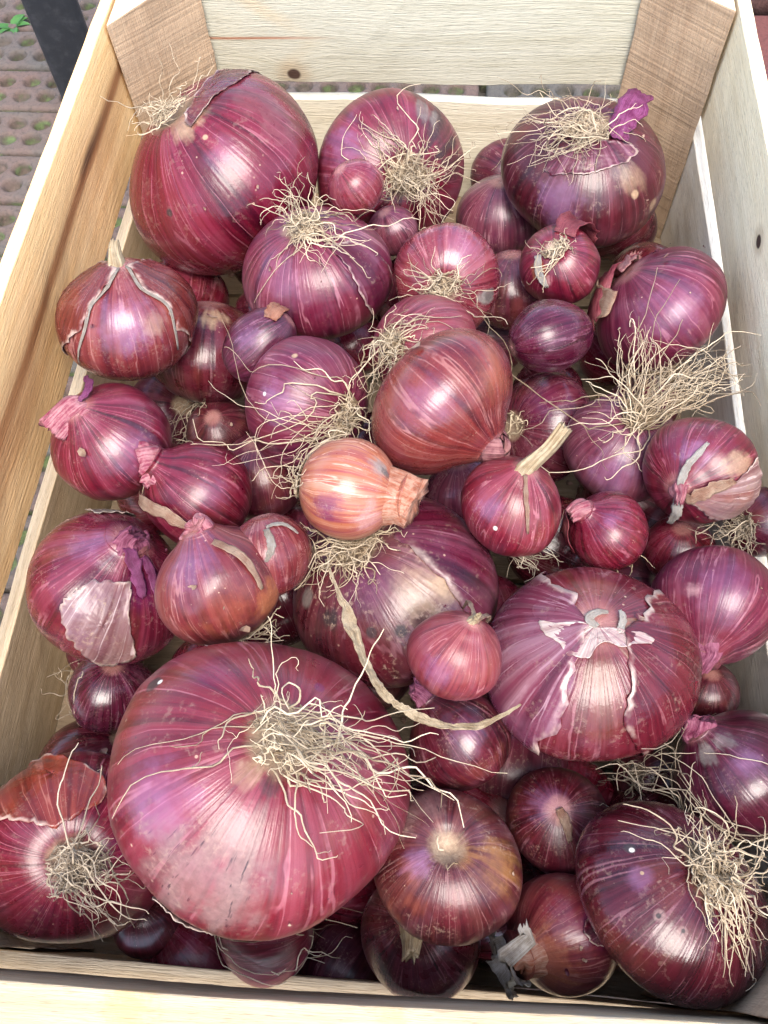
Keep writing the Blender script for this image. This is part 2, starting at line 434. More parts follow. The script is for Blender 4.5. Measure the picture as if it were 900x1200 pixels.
# ------------------------------------------------------------------ crate
def plank_mesh(L_, T, H, seed, warp=.0012):
    r = np.random.default_rng(seed)
    nx, nz = 40, 8
    V = []; F_ = []
    ph = r.uniform(0, 6, 4)
    for s in (-1, 1):
        for j in range(nz + 1):
            for i in range(nx + 1):
                u = i / nx - .5; w = j / nz - .5
                bow = warp * (math.sin(u * 3 + ph[0]) + .5 * math.sin(u * 9 + ph[1]))
                z = w * H + (.0006 * math.sin(u * 17 + ph[2]) + r.normal() * .00015 if j in (0, nz) else 0)
                V.append((u * L_, s * T / 2 + bow + r.normal() * .00008, z))
    n = (nx + 1) * (nz + 1); W = nx + 1
    for j in range(nz):
        for i in range(nx):
            a = j * W + i
            F_.append((a, a + 1, a + W + 1, a + W)); F_.append((n + a, n + a + W, n + a + W + 1, n + a + 1))
    for i in range(nx):
        F_.append((i, n + i, n + i + 1, i + 1)); a = nz * W + i; F_.append((a, a + 1, n + a + 1, n + a))
    for j in range(nz):
        a = j * W; F_.append((a, a + W, n + a + W, n + a)); a = j * W + nx; F_.append((a, n + a, n + a + W, a + W))
    return mesh_from(V, F_, False)

RIM = .19
crate = link('wooden_crate', None)
crate.location = (0, 0, 0)
tag(crate, 'open wooden crate of pale planks with brown corner posts, filled with onions', 'crate')
W_LEFT = wood_mat('wood_warm', (.93, .62, .29), (.80, .46, .18), 1.0, dirt=.10,
    streaks=((-.27, .30, .004, .020, .016, (.50, .25, .09), .5), (-.16, .30, .007, .022, .0042, (.24, .085, .025), .9), (-.27, .02, -.001, .02, .011, (.44, .20, .07), .6), (.10, .19, .011, .02, .0030, (.05, .02, .01), .8)))
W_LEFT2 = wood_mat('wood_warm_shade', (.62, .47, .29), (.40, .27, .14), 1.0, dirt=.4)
W_RIGHT = wood_mat('wood_cream', (.95, .80, .52), (.82, .65, .37), .8, dirt=.08, knots=((.075, .012, .003),))
W_BACK = wood_mat('wood_pale', (.47, .44, .335), (.37, .335, .23), .9, dirt=.12, knots=((-.086, -.0335, .0045),),
    streaks=((-.17, -.045, -.0085, .025, .0009, (.30, .12, .06), .9), (-.13, -.06, .006, -.55, .005, (.50, .36, .19), .55), (-.105, -.055, -.017, .7, .005, (.50, .36, .19), .45)))
W_FRONT = wood_mat('wood_front', (.44, .34, .22), (.33, .23, .125), 1.0, dirt=.2,
    smudge=((-.148, .036, .006, (.22, .20, .19)), (-.108, .036, .005, (.20, .18, .17)), (-.108, .030, .006, (.20, .18, .17)), (-.06, .036, .010, (.45, .30, .12)), (.085, .036, .010, (.30, .26, .20)), (.02, .036, .006, (.42, .28, .14)), (.12, .036, .006, (.30, .26, .2))))
W_POST = wood_mat('wood_post', (.46, .32, .20), (.34, .22, .13), 1.0, dirt=.35, saw=.9)
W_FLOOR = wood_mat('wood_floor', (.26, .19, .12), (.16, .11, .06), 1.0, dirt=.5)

def plank(x, y, z, L_, T, H, rz, mat, seed, tilt=0.0):
    me = plank_mesh(L_, T, H, seed)
    o = link('plank', me, mat, crate)
    o.location = (x, y, z); o.rotation_euler = (tilt, 0, rz)
    bv = o.modifiers.new('bevel', 'BEVEL'); bv.width = .0006; bv.segments = 2; bv.limit_method = 'ANGLE'; bv.angle_limit = math.radians(50)
    return o
HX, HY = .182, .267
UP_H, LO_H = .078, .080
zu = RIM - UP_H / 2
plank(-HX - .0038, .002, zu - .004 + .004, .548, .0072, UP_H, math.pi / 2, W_LEFT, 1)
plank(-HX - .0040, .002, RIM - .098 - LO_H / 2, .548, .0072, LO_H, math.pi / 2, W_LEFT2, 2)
plank(HX + .0038, .002, RIM - .0365, .548, .0072, .073, math.pi / 2, W_RIGHT, 3)
plank(HX + .0030, .002, RIM - .087 - .0455, .548, .0072, .091, math.pi / 2, wood_mat('wood_grey', (.74, .67, .54), (.58, .48, .34), .8, dirt=.25), 4)
plank(0, HY + .0040, RIM - UP_H / 2 + .002, .3635, .0075, UP_H, 0, W_BACK, 5)
plank(0, HY + .0040, RIM - .090 - .044, .3635, .0075, .088, 0, wood_mat('wood_pale_low', (.66, .60, .46), (.48, .41, .28), .9, dirt=.3), 6)
fp = plank(0, -.2756, RIM - UP_H / 2, .3635, .0125, UP_H, 0, W_FRONT, 7)
fp.rotation_euler[2] = .0287
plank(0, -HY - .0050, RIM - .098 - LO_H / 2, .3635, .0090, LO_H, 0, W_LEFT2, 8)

def post_mesh(a, b, h):
    """triangular prism, right angle at the origin, hypotenuse facing the inside; local x is vertical so the grain runs up"""
    V = []; n = 14
    r = np.random.default_rng(3)
    for i in range(n + 1):
        x = h * i / n
        for (p, q) in ((0, 0), (a, 0), (a * .66, b * .34), (a * .33, b * .67), (0, b)):
            V.append((x, p + r.normal() * .00025, q + r.normal() * .00025))
    F_ = [(i * 5 + j, i * 5 + (j + 1) % 5, (i + 1) * 5 + (j + 1) % 5, (i + 1) * 5 + j) for i in range(n) for j in range(5)]
    F_ += [(4, 3, 2, 1, 0), tuple(n * 5 + j for j in range(5))]
    return mesh_from(V, F_, False)
W_END = wood_mat('wood_end', (.76, .66, .44), (.60, .48, .28), .5, dirt=.1)
for (sx, sy) in ((-1, 1), (1, 1), (-1, -1), (1, -1)):
    h = .186
    lx, ly = ((.0425, .0565) if sx < 0 else (.0475, .0365)) if sy > 0 else (.046, .048)
    swap = Matrix(((0, -sx, 0), (0, 0, -sy), (1, 0, 0))).determinant() < 0
    me = post_mesh(ly, lx, h) if swap else post_mesh(lx, ly, h)
    me.materials.append(W_POST); me.materials.append(W_END)
    me.polygons[len(me.polygons) - 1].material_index = 1
    o = link('corner_post', me, None, crate)
    ex = Vector((0, 0, 1)); ey = Vector((-sx, 0, 0)); ez = Vector((0, -sy, 0))
    mt = Matrix((ex, ey, ez)).transposed()
    if mt.determinant() < 0:
        ey, ez = ez, ey
        mt = Matrix((ex, ey, ez)).transposed()
    o.matrix_local = Matrix.Translation((sx * (HX - .0022), sy * (HY - .0022), RIM - .0005 - h)) @ mt.to_4x4()
    bv = o.modifiers.new('bevel', 'BEVEL'); bv.width = .0010; bv.segments = 2; bv.limit_method = 'ANGLE'; bv.angle_limit = math.radians(40)
for i in range(5):
    me = plank_mesh(.364, .006, .1045, 20 + i, .0005)
    o = link('floor_slat', me, W_FLOOR, crate)
    o.location = (0, -.214 + i * .107, .0145); o.rotation_euler = (math.pi / 2, 0, 0)

# ------------------------------------------------------------------ things outside the crate
def tube_mesh(pts, rad, sides=8, cap=True):
    V = []; F_ = []
    pts = [Vector(p) for p in pts]
    up = Vector((0.13, .2, 1))
    for i, p in enumerate(pts):
        t = (pts[min(i + 1, len(pts) - 1)] - pts[max(i - 1, 0)]).normalized()
        s = t.cross(up); s = s.normalized() if s.length > 1e-4 else t.orthogonal().normalized()
        q = s.cross(t)
        for j in range(sides):
            a = 2 * math.pi * j / sides
            V.append(p + (s * math.cos(a) + q * math.sin(a)) * rad[i])
    for i in range(len(pts) - 1):
        for j in range(sides):
            F_.append((i * sides + j, i * sides + (j + 1) % sides, (i + 1) * sides + (j + 1) % sides, (i + 1) * sides + j))
    if cap:
        F_.append(tuple(range(sides))[::-1]); F_.append(tuple((len(pts) - 1) * sides + j for j in range(sides)))
    return V, F_

N = NT('dark_metal')
ob = N.n('TexCoord').outputs['Object']
M_METAL = N.finish(N.mix(N.step(N.noise(ob, 90, 4, .7), .45, .75), (.022, .024, .028), (.045, .046, .050)), N.math('MULTIPLY_ADD', N.noise(ob, 30, 3), .25, .32), N.bump(N.noise(ob, 1400, 2), .0002, .5), spec=.5)
def box_bm(sx, sy, sz, bev, seg=3):
    bm = bmesh.new(); bmesh.ops.create_cube(bm, size=1)
    for v in bm.verts: v.co = Vector((v.co.x * sx, v.co.y * sy, (v.co.z + .5) * sz))
    bmesh.ops.bevel(bm, geom=list(bm.edges), offset=bev, segments=seg, affect='EDGES', profile=.5)
    me = bpy.data.meshes.new('m'); bm.to_mesh(me); bm.free()
    me.polygons.foreach_set('use_smooth', [True] * len(me.polygons))
    return me
lg = link('furniture_leg', None); lg.location = (-.300, .392, 0); lg.rotation_euler = (0, 0, .42)
tag(lg, 'dark grey metal furniture leg standing on the pavers outside the crate', 'furniture leg')
link('tube', box_bm(.040, .046, .60, .006), M_METAL, lg).location = (0, 0, .012)
link('foot_cap', box_bm(.043, .049, .014, .003), M_METAL, lg)

bk = link('red_brick', box_bm(.25, .20, .035, .004), M_RED)
bk.location = (.392, .372, .001)
tag(bk, 'smooth red brick on the ground outside the pale side plank', 'brick')
rv = []
bm = bmesh.new(); bmesh.ops.create_icosphere(bm, subdivisions=4, radius=1)
for v in bm.verts:
    n_ = noise.fractal(v.co * 1.6 + Vector((3, 1, 7)), 1.0, 2.0, 4) * .28
    v.co = v.co * (1 + n_); v.co = Vector((v.co.x * .075, v.co.y * .055, max(-.03, v.co.z * .042)))
me = bpy.data.meshes.new('m'); bm.to_mesh(me); bm.free(); me.polygons.foreach_set('use_smooth', [True] * len(me.polygons))
rk = link('brown_rock', me, M_ROCK); rk.location = (.330, .540, .031)
tag(rk, 'lumpy dark reddish brown rock behind the red brick outside the crate', 'rock')

N = NT('weed_green')
ob = N.n('TexCoord').outputs['Object']
M_WEED = N.finish(N.mix(N.noise(ob, 120, 3), (.04, .12, .025), (.09, .24, .05)), .5, translucent=.3)
def weed(loc, n, size, seed, label):
    r = random.Random(seed)
    t = link('weed', None); t.location = loc
    tag(t, label, 'weed', 'weeds between the pavers')
    for i in range(n):
        a = r.uniform(0, 6.28); L_ = size * r.uniform(.6, 1.2); wd = L_ * r.uniform(.16, .26)
        V = []; F_ = []
        for j in range(7):
            u = j / 6
            c = Vector((math.cos(a) * L_ * u, math.sin(a) * L_ * u, L_ * (.75 * u - .65 * u * u)))
            s = Vector((-math.sin(a), math.cos(a), 0)) * wd * math.sin(math.pi * min(1, u * .92 + .08)) ** .8
            V += [c - s + Vector((0, 0, wd * .3)), c, c + s + Vector((0, 0, wd * .3))]
        for j in range(6):
            for q in (0, 1): F_.append((j * 3 + q, j * 3 + q + 1, j * 3 + q + 4, j * 3 + q + 3))
        link('leaf', mesh_from(V, F_), M_WEED, t)
weed((-.402, .500, -.004), 14, .016, 1, 'small green weed sprouting from a paver beside the dark metal leg')
weed((-.412, .446, -.004), 10, .013, 2, 'tiny green weed at the photo edge, nearer than the other weed')

# ------------------------------------------------------------------ measured onions: centre, equatorial radius, flattening, rotation and their features in local directions
ONIONS = [
  dict(lab='huge flat red onion at the front, sprawling pale roots above a brownish grey sector',
    **{'c':(-0.035,-0.2011,0.165),'R':0.0551,'k':0.78,'q':(0.0814,0.9794,0.0473,-0.1788),'cls':'crim2','pt':[((-0.738,0.388,-0.552),0.337,'lilac',0.45),((-0.465,0.798,-0.382),0.422,'greytan',0.9),((-0.29,0.663,-0.69),0.27,'greytan',0.8),((-0.214,0.918,-0.334),0.27,'greytan',0.8),((-0.099,0.366,-0.925),0.09,'spotdark',0.5),((-0.278,0.281,-0.918),0.146,'tan',0.55),((-0.807,-0.436,-0.399),0.067,'spotdark',0.9),((-0.781,-0.439,-0.445),0.022,'white',1),((0.275,-0.456,-0.847),0.051,'purple',0.6),((-0.516,-0.499,-0.696),0.225,'purple',0.5)],'rt':[(30,(0.0123,-0.2047,0.2194),0.0126),(24,(0.0208,-0.213,0.219),0.0098),(13,(-0.0219,-0.1807,0.2276),0.0103),(5,(-0.0511,-0.2029,0.216),0.0098),(30,(-0.0184,-0.1967,0.2123),0.0092),(7,(0.0004,-0.2186,0.2041),0.0103),(2,(-0.0649,-0.2128,0.2141),0.0057),(4,(0.0136,-0.181,0.2316),0.0098),(3,(0.0405,-0.219,0.2189),0.0132),(2,(0.0334,-0.2294,0.2096),0.0086)],'sk':[([(-0.628,0.739,0.243),(-0.411,0.9,0.141),(-0.19,0.945,0.266),(-0.13,0.913,0.386),(-0.24,0.831,0.503),(-0.426,0.802,0.418),(-0.566,0.692,0.448)],'grey',1.0)]}),
  dict(lab='large crimson onion in the back corner with short bushy roots against the corner post',
    **{'c':(-0.1129,0.1554,0.13),'R':0.0611,'k':0.8,'q':(0.1002,0.9495,0.1506,0.2563),'cls':'crim','pt':[((0.162,0.402,-0.901),0.276,'tan',0.7),((0.512,0.298,-0.806),0.244,'spotdark',0.55),((0.799,0.331,-0.501),0.276,'greytan',0.35),((0.839,0.498,-0.22),0.244,'greytan',0.3),((-0.437,0.828,-0.351),0.041,'spotdark',0.9),((0.287,0.677,-0.678),0.033,'tan',0.9),((0.358,0.8,-0.481),0.211,'lilac',0.3)],'rt':[(60,(-0.1434,0.1554,0.1717),0.0098),(26,(-0.1321,0.1573,0.1786),0.0117),(5,(-0.1541,0.143,0.1683),0.0068),(2,(-0.1234,0.1837,0.1939),0.0059),(2,(-0.1158,0.1758,0.1892),0.0059)],'sk':[([(0.165,0.431,-0.887),(0.32,0.166,-0.933),(0.5,-0.144,-0.854),(0.591,-0.607,-0.532),(0.717,-0.649,-0.256),(0.775,0.007,-0.632),(0.584,0.233,-0.778),(0.401,0.415,-0.817),(0.221,0.56,-0.798)],'darkskin',1.4)]}),
  dict(lab='onion against the back boards under a dense mat of tangled straw roots',
    **{'c':(-0.0151,0.1801,0.115),'R':0.0475,'k':0.75,'q':(0.4354,-0.8787,-0.0944,0.1716),'cls':'crim','pt':[((0.553,-0.597,-0.581),0.37,'spotdark',0.8),((0.372,-0.79,-0.488),0.196,'grey',0.6),((0.764,-0.15,-0.628),0.327,'spotdark',0.7),((-0.82,-0.369,-0.438),0.436,'lilac',0.5)],'rt':[(70,(-0.0002,0.1293,0.1385),0.0213),(36,(0.0167,0.1541,0.1478),0.0173),(22,(-0.0149,0.1622,0.1521),0.0132),(30,(-0.0002,0.1473,0.1411),0.0203),(6,(-0.0309,0.1606,0.1502),0.0102),(6,(0.0388,0.1596,0.1468),0.0112),(12,(0.0162,0.1172,0.1333),0.0152)]}),
  dict(lab='tiny pink onion tucked beside the root mat of the onion at the back boards',
    **{'c':(-0.0278,0.1143,0.16),'R':0.0155,'k':0.95,'q':(0.9617,0.0068,-0.2695,0.049),'cls':'pink'}),
  dict(lab='dark purple onion beside a brown corner post, swept straw roots and purple papery flap',
    **{'c':(0.1038,0.171,0.1257),'R':0.0484,'k':0.72,'q':(0.0246,-0.9987,0.0426,-0.0141),'cls':'dark','pt':[((-0.306,0.884,-0.354),0.325,'lilac',0.5),((0.572,0.633,-0.521),0.203,'tan',0.45),((0.839,0.539,-0.068),0.081,'tan',0.5),((0.622,0.7,-0.351),0.061,'tan',0.8),((0.412,0.594,-0.691),0.203,'grey',0.3)],'rt':[(50,(0.0751,0.1545,0.1689),0.0204),(34,(0.1038,0.1703,0.1681),0.0175),(20,(0.0618,0.1388,0.1618),0.0175),(14,(0.0882,0.1382,0.1572),0.0155),(4,(0.1211,0.1508,0.159),0.0087)],'rb':[([(0.373,0.265,-0.889),(0.502,-0.356,-0.788),(0.439,-0.897,-0.045)],[2,7,13],15.47,'purflap')],'sk':[([(-0.53,0.661,-0.531),(0.015,0.752,-0.658),(0.525,0.501,-0.689),(0.709,0.26,-0.656),(0.41,0.252,-0.877),(-0.17,0.337,-0.926),(-0.599,0.421,-0.681)],'purskin',1.0)]}),
  dict(lab='striped purple onion with a spray of roots standing on top, below the large corner onion',
    **{'c':(-0.047,0.0701,0.14),'R':0.0416,'k':0.76,'q':(0.0685,0.9925,0.0745,0.068),'cls':'pur','pt':[((0.669,0.687,-0.283),0.33,'deep',0.8),((0.649,0.547,-0.528),0.22,'lilac',0.5),((-0.351,0.753,-0.556),0.439,'lilac',0.25)],'rt':[(34,(-0.0506,0.0793,0.188),0.0115),(32,(-0.0226,0.0581,0.1727),0.0168),(12,(-0.0731,0.0693,0.18),0.0159),(26,(-0.0494,0.0668,0.1747),0.0115),(4,(-0.0637,0.044,0.1617),0.0088)],'sk':[([(0.377,0.479,-0.793),(0.703,0.313,-0.639),(0.881,0.316,-0.353),(0.946,0.323,0.004),(0.768,0.206,0.607),(0.431,0.198,0.88),(0.568,0.811,-0.141),(0.523,0.678,-0.517)],'purskin',1.4)]}),
  dict(lab='pinkish onion with a grey mould spot and thin roots spread over its face',
    **{'c':(0.0244,0.0688,0.14),'R':0.0295,'k':0.75,'q':(0.4587,-0.8881,-0.0006,-0.0296),'cls':'pink','pt':[((0.845,0.248,-0.474),0.23,'grey',1),((0.891,0.19,-0.413),0.138,'spotdark',0.6),((0.307,-0.751,-0.584),0.46,'lilac',0.35)],'rt':[(30,(0.0103,0.0463,0.1594),0.0124),(20,(0.0383,0.0489,0.1609),0.0142),(12,(0.0228,0.0554,0.1654),0.0115),(5,(0.0456,0.0341,0.1527),0.0071)]}),
  dict(lab='pinkish onion wedged above the copper onion, bushy straw roots on its side',
    **{'c':(0.0151,0.0159,0.1466),'R':0.0287,'k':0.85,'q':(0.1968,-0.8966,0.0629,-0.3918),'cls':'pink','rt':[(50,(-0.0023,-0.0042,0.1677),0.0117),(26,(0.0086,0.0043,0.1735),0.0133),(14,(-0.0081,-0.0202,0.1621),0.0108),(6,(0.0304,0.0113,0.1755),0.0125)]}),
  dict(lab='big coppery red onion in the middle of the heap with a thick cut neck',
    **{'c':(0.0261,-0.0341,0.1727),'R':0.0371,'k':0.72,'q':(0.5615,0.7203,0.2452,0.3252),'cls':'cop','pt':[((0.474,0.782,0.406),0.412,'copper',0.75),((-0.362,0.927,0.096),0.35,'lilac',0.3)],'rt':[(8,(0.0006,-0.02,0.185),0.0094)],'nk':((0.005,0.081,0.88),0.24,0.19,0.85,'neckcut')}),
  dict(lab='smooth lilac onion with one white pock mark and roots trailing from its side',
    **{'c':(-0.0399,-0.0221,0.15),'R':0.0321,'k':0.85,'q':(0.4026,-0.7845,-0.2077,0.4235),'cls':'pur','pt':[((-0.922,-0.388,0.001),0.038,'white',1),((-0.424,-0.89,-0.165),0.051,'tan',0.8),((-0.902,-0.334,-0.272),0.385,'lilac',0.5)],'rt':[(40,(-0.014,-0.0411,0.1677),0.0104),(20,(-0.0371,-0.0649,0.1639),0.016),(8,(-0.0756,-0.0417,0.1743),0.0184),(8,(-0.0639,-0.071,0.1605),0.016),(3,(-0.0476,-0.0298,0.1761),0.0088)]}),
  dict(lab='small orange peeled onion with a wide torn neck at the centre of the heap',
    **{'c':(-0.0122,-0.0823,0.175),'R':0.0223,'k':0.95,'q':(0.6633,0.3778,0.5655,0.3123),'cls':'orange','pt':[((-0.985,0.15,-0.084),0.357,'purple',0.8),((-0.805,-0.032,0.592),0.325,'pinkwhite',0.6),((-0.223,0.702,0.676),0.227,'grey',0.9),((-0.204,0.569,0.797),0.13,'spotdark',0.6)],'rt':[(40,(-0.0347,-0.0799,0.1824),0.0095),(14,(-0.0173,-0.0669,0.19),0.0095)],'nk':((-0.054,-0.056,1.341),0.46,0.5,0.6,'neckorange')}),
  dict(lab='onion by the side plank with split skin and a short dry stalk pointing up',
    **{'c':(-0.1378,0.0243,0.1514),'R':0.0353,'k':0.8,'q':(0.9724,-0.1663,0.0309,0.1607),'cls':'coppink','pt':[((0.778,-0.499,0.383),0.435,'copper',0.8),((-0.668,-0.562,0.488),0.363,'copper',0.4),((0.041,-0.899,0.436),0.484,'lilac',0.5),((0.384,-0.851,0.359),0.193,'tan',0.4)],'nk':((0.029,0.167,1.121),0.13,0.08,0.6,'straw'),'rb':[([(0.041,-0.184,0.982),(-0.16,-0.463,0.872),(-0.438,-0.61,0.661),(-0.576,-0.756,0.311),(-0.727,-0.654,-0.212)],[1.3,1.1,1.0,1.0,1.0],1.76,'edgewhite'),([(0.143,-0.143,0.979),(0.324,-0.52,0.79),(0.62,-0.606,0.498),(0.646,-0.739,0.19),(0.634,-0.759,-0.145)],[1.3,1.1,1.0,1.0,1.0],1.76,'edgewhite')],'sk':[([(0.041,-0.184,0.982),(-0.16,-0.463,0.872),(-0.438,-0.61,0.661),(-0.576,-0.756,0.311),(-0.651,0.111,-0.751),(-0.738,0.385,-0.554),(-0.838,0.539,-0.09),(-0.509,0.858,0.071),(-0.163,0.965,0.207)],'copskin',1.0),([(0.143,-0.143,0.979),(0.324,-0.52,0.79),(0.62,-0.606,0.498),(0.646,-0.739,0.19),(0.482,-0.027,-0.876),(0.639,0.422,-0.643),(0.736,0.617,-0.279),(0.476,0.879,-0.003),(0.185,0.971,0.154)],'copskin',1.0)]}),
  dict(lab='glossy crimson onion by the side plank with a pink papery neck folded over',
    **{'c':(-0.1354,-0.0426,0.14),'R':0.0306,'k':0.82,'q':(0.9708,-0.0682,-0.1635,0.1616),'cls':'crim','pt':[((0.55,-0.783,0.291),0.401,'lilac',0.3)],'nk':((-0.466,-0.229,0.882),0.2,0.22,0.35,'neckpink'),'rb':[([(0.118,0.005,0.993),(0.235,0.27,0.934),(0.01,0.83,0.557)],[2,4,6],3.78,'purflap')]}),
  dict(lab='shadowed onion with a tan scar behind the onion with split skin',
    **{'c':(-0.1112,0.0456,0.0985),'R':0.0357,'k':0.8,'q':(0.9336,-0.3274,0.0936,0.112),'cls':'dark','pt':[((0.037,-0.612,0.79),0.245,'tan',0.9),((-0.041,-0.339,0.94),0.136,'greytan',0.7)],'rt':[(22,(-0.1252,0.0025,0.0719),0.0101)]}),
  dict(lab='small dark oval onion with a shiny highlight and an orange papery tip',
    **{'c':(-0.0682,0.0123,0.15),'R':0.0166,'k':1.25,'q':(0.8516,-0.2715,0.448,-0.018),'cls':'dark2','pt':[((-0.645,-0.757,0.1),0.463,'lilac',0.4)],'rb':[([(-0.449,-0.384,0.807),(-0.229,0.284,0.931),(0.082,0.868,0.49)],[0.5,2,6],6.05,'orangeflap'),([(-0.568,-0.35,0.745),(-0.508,-0.027,0.861),(-0.303,0.44,0.845)],[0.5,1,3],4.32,'orangeflap')]}),
  dict(lab='crimson onion with a flared papery neck beside the twin onion',
    **{'c':(-0.089,-0.0676,0.135),'R':0.0261,'k':0.95,'q':(0.8719,-0.2329,-0.3506,0.2502),'cls':'crim','pt':[((0.475,-0.879,0.043),0.342,'lilac',0.3)],'nk':((-0.085,-0.027,1.136),0.34,0.4,0.35,'neckpink'),'rb':[([(-0.588,0.01,0.809),(-0.262,-0.827,0.498),(-0.119,-0.991,0.054)],[2,4,5],6.15,'tanflap')]}),
  dict(lab='large onion against the side plank with crumpled purple neck and greyish dried patch',
    **{'c':(-0.1288,-0.1108,0.12),'R':0.0386,'k':0.8,'q':(0.9418,-0.1589,0.28,0.0968),'cls':'pur2','pt':[((-0.166,-0.955,0.246),0.491,'copper',0.5),((-0.462,-0.073,0.884),0.307,'lilac',0.4),((0.274,-0.577,0.77),0.307,'purple',0.7)],'nk':((0.027,0.023,1.001),0.26,0.18,0.5,'neckpur'),'rb':[([(-0.068,-0.188,0.98),(0.114,-0.469,0.876),(0.228,-0.676,0.701)],[2,2.5,2],6.5,'purflap'),([(0.121,-0.215,0.969),(0.322,-0.406,0.855),(0.403,-0.618,0.675)],[2,2.5,2],4.88,'purflap')],'sk':[([(-0.642,-0.665,0.382),(-0.392,-0.554,0.734),(0.053,-0.555,0.83),(0.112,-0.862,0.494),(0.329,-0.944,0.022),(0.016,-0.981,-0.195),(-0.398,-0.915,0.061)],'greyskin',1.4),([(-0.423,0.82,0.387),(0.045,0.983,0.178),(0.403,0.915,0.005),(0.061,0.751,0.658),(-0.409,0.521,0.749)],'grey',1.2)]}),
  dict(lab='twin copper pink onion of two lobes with peeling papery skin',
    **{'c':(-0.063,-0.125,0.165),'R':0.0268,'k':0.9,'q':(0.9226,-0.3314,-0.1001,0.1705),'cls':'coppink','pt':[((-0.15,-0.611,0.777),0.498,'lilac',0.4),((0.754,-0.589,-0.291),0.341,'orange',0.9),((0.155,-0.986,-0.058),0.525,'copper',0.6)],'rt':[(26,(-0.0443,-0.1385,0.1511),0.008)],'nk':((-0.034,-0.077,1.018),0.26,0.22,0.6,'neckpink'),'rb':[([(0.229,-0.432,0.872),(0.535,-0.615,0.579),(0.662,-0.747,0.06)],[1.5,1.5,1.2],3.55,'tanflap')],'lobe':{'c':(-0.0436,-0.1109,0.1663),'R':0.0183,'k':0.95,'q':(0.8964,-0.4193,-0.0481,0.1354)},'rb2':[([(0.075,-0.662,0.746),(0.127,-0.897,0.423),(-0.045,-0.991,0.127)],[1.2,1.2,1.2],3.23,'edgewhite'),([(0.081,-0.623,0.778),(0.433,-0.489,0.757),(0.726,-0.489,0.483)],[1.2,1.2,1.2],1.8,'edgewhite')]}),
  dict(lab='large mud stained onion with grey spots in the middle, roots fanned over its top',
    **{'c':(0.0061,-0.1042,0.12),'R':0.0485,'k':0.8,'q':(0.1033,0.968,0.0622,0.2202),'cls':'muddy','pt':[((0.508,0.344,-0.79),0.906,'greytan',0.3),((0.611,0.553,-0.566),0.297,'tan',0.55),((0.834,0.108,-0.541),0.214,'grey',0.75),((0.918,-0.175,-0.357),0.148,'spotdark',0.6),((0.736,0.016,-0.677),0.107,'spotdark',0.8),((-0.367,0.659,-0.657),0.124,'spotdark',0.9),((-0.625,0.349,-0.698),0.115,'grey',0.6),((0.149,0.484,-0.862),0.412,'purple',0.6),((0.052,0.851,-0.523),0.058,'spotdark',0.9),((0.315,0.845,-0.432),0.066,'spotdark',0.9),((-0.119,0.96,-0.252),0.33,'crim',0.6),((0.746,0.451,-0.49),0.148,'tan',0.9)],'rt':[(40,(-0.0065,-0.1064,0.1636),0.0135),(34,(-0.0298,-0.1104,0.1633),0.0113),(22,(-0.0149,-0.1189,0.1578),0.0105),(5,(0.0182,-0.0954,0.1629),0.0083)],'sk':[([(0.42,0.033,-0.907),(0.684,0.403,-0.608),(0.726,0.687,0.007),(0.452,-0.243,0.858),(0.498,-0.59,0.635),(0.309,-0.865,0.395),(0.366,-0.913,-0.182)],'purskin',0.6)]}),
  dict(lab='small round pink onion with a tiny dry tip sitting on top',
    **{'c':(0.0354,-0.1539,0.18),'R':0.0177,'k':0.95,'q':(0.959,-0.24,0.1486,-0.0253),'cls':'pink2','pt':[((-0.487,-0.863,0.134),0.396,'lilac',0.4)],'nk':((0.015,-0.126,1.293),0.14,0.1,0.5,'straw'),'rb':[([(0.0,-0.034,0.999),(0.035,0.703,0.71),(0.107,0.988,0.11)],[1,4,8],1.93,'tanflap'),([(0.06,-0.063,0.996),(0.465,0.631,0.621),(0.503,0.864,0.026)],[1,3,7],1.93,'tanflap')]}),
  dict(lab='dark crimson onion under the dry leaf, below the small round pink onion',
    **{'c':(0.0401,-0.1742,0.13),'R':0.022,'k':0.9,'q':(0.8081,-0.4623,-0.3203,0.1748),'cls':'dark','pt':[((0.322,-0.912,0.255),0.35,'lilac',0.35)],'nk':((-0.025,-0.098,1.354),0.25,0.2,0.5,'neckpur')}),
  dict(lab='large onion facing up with white shredded neck fibres and split outer skin',
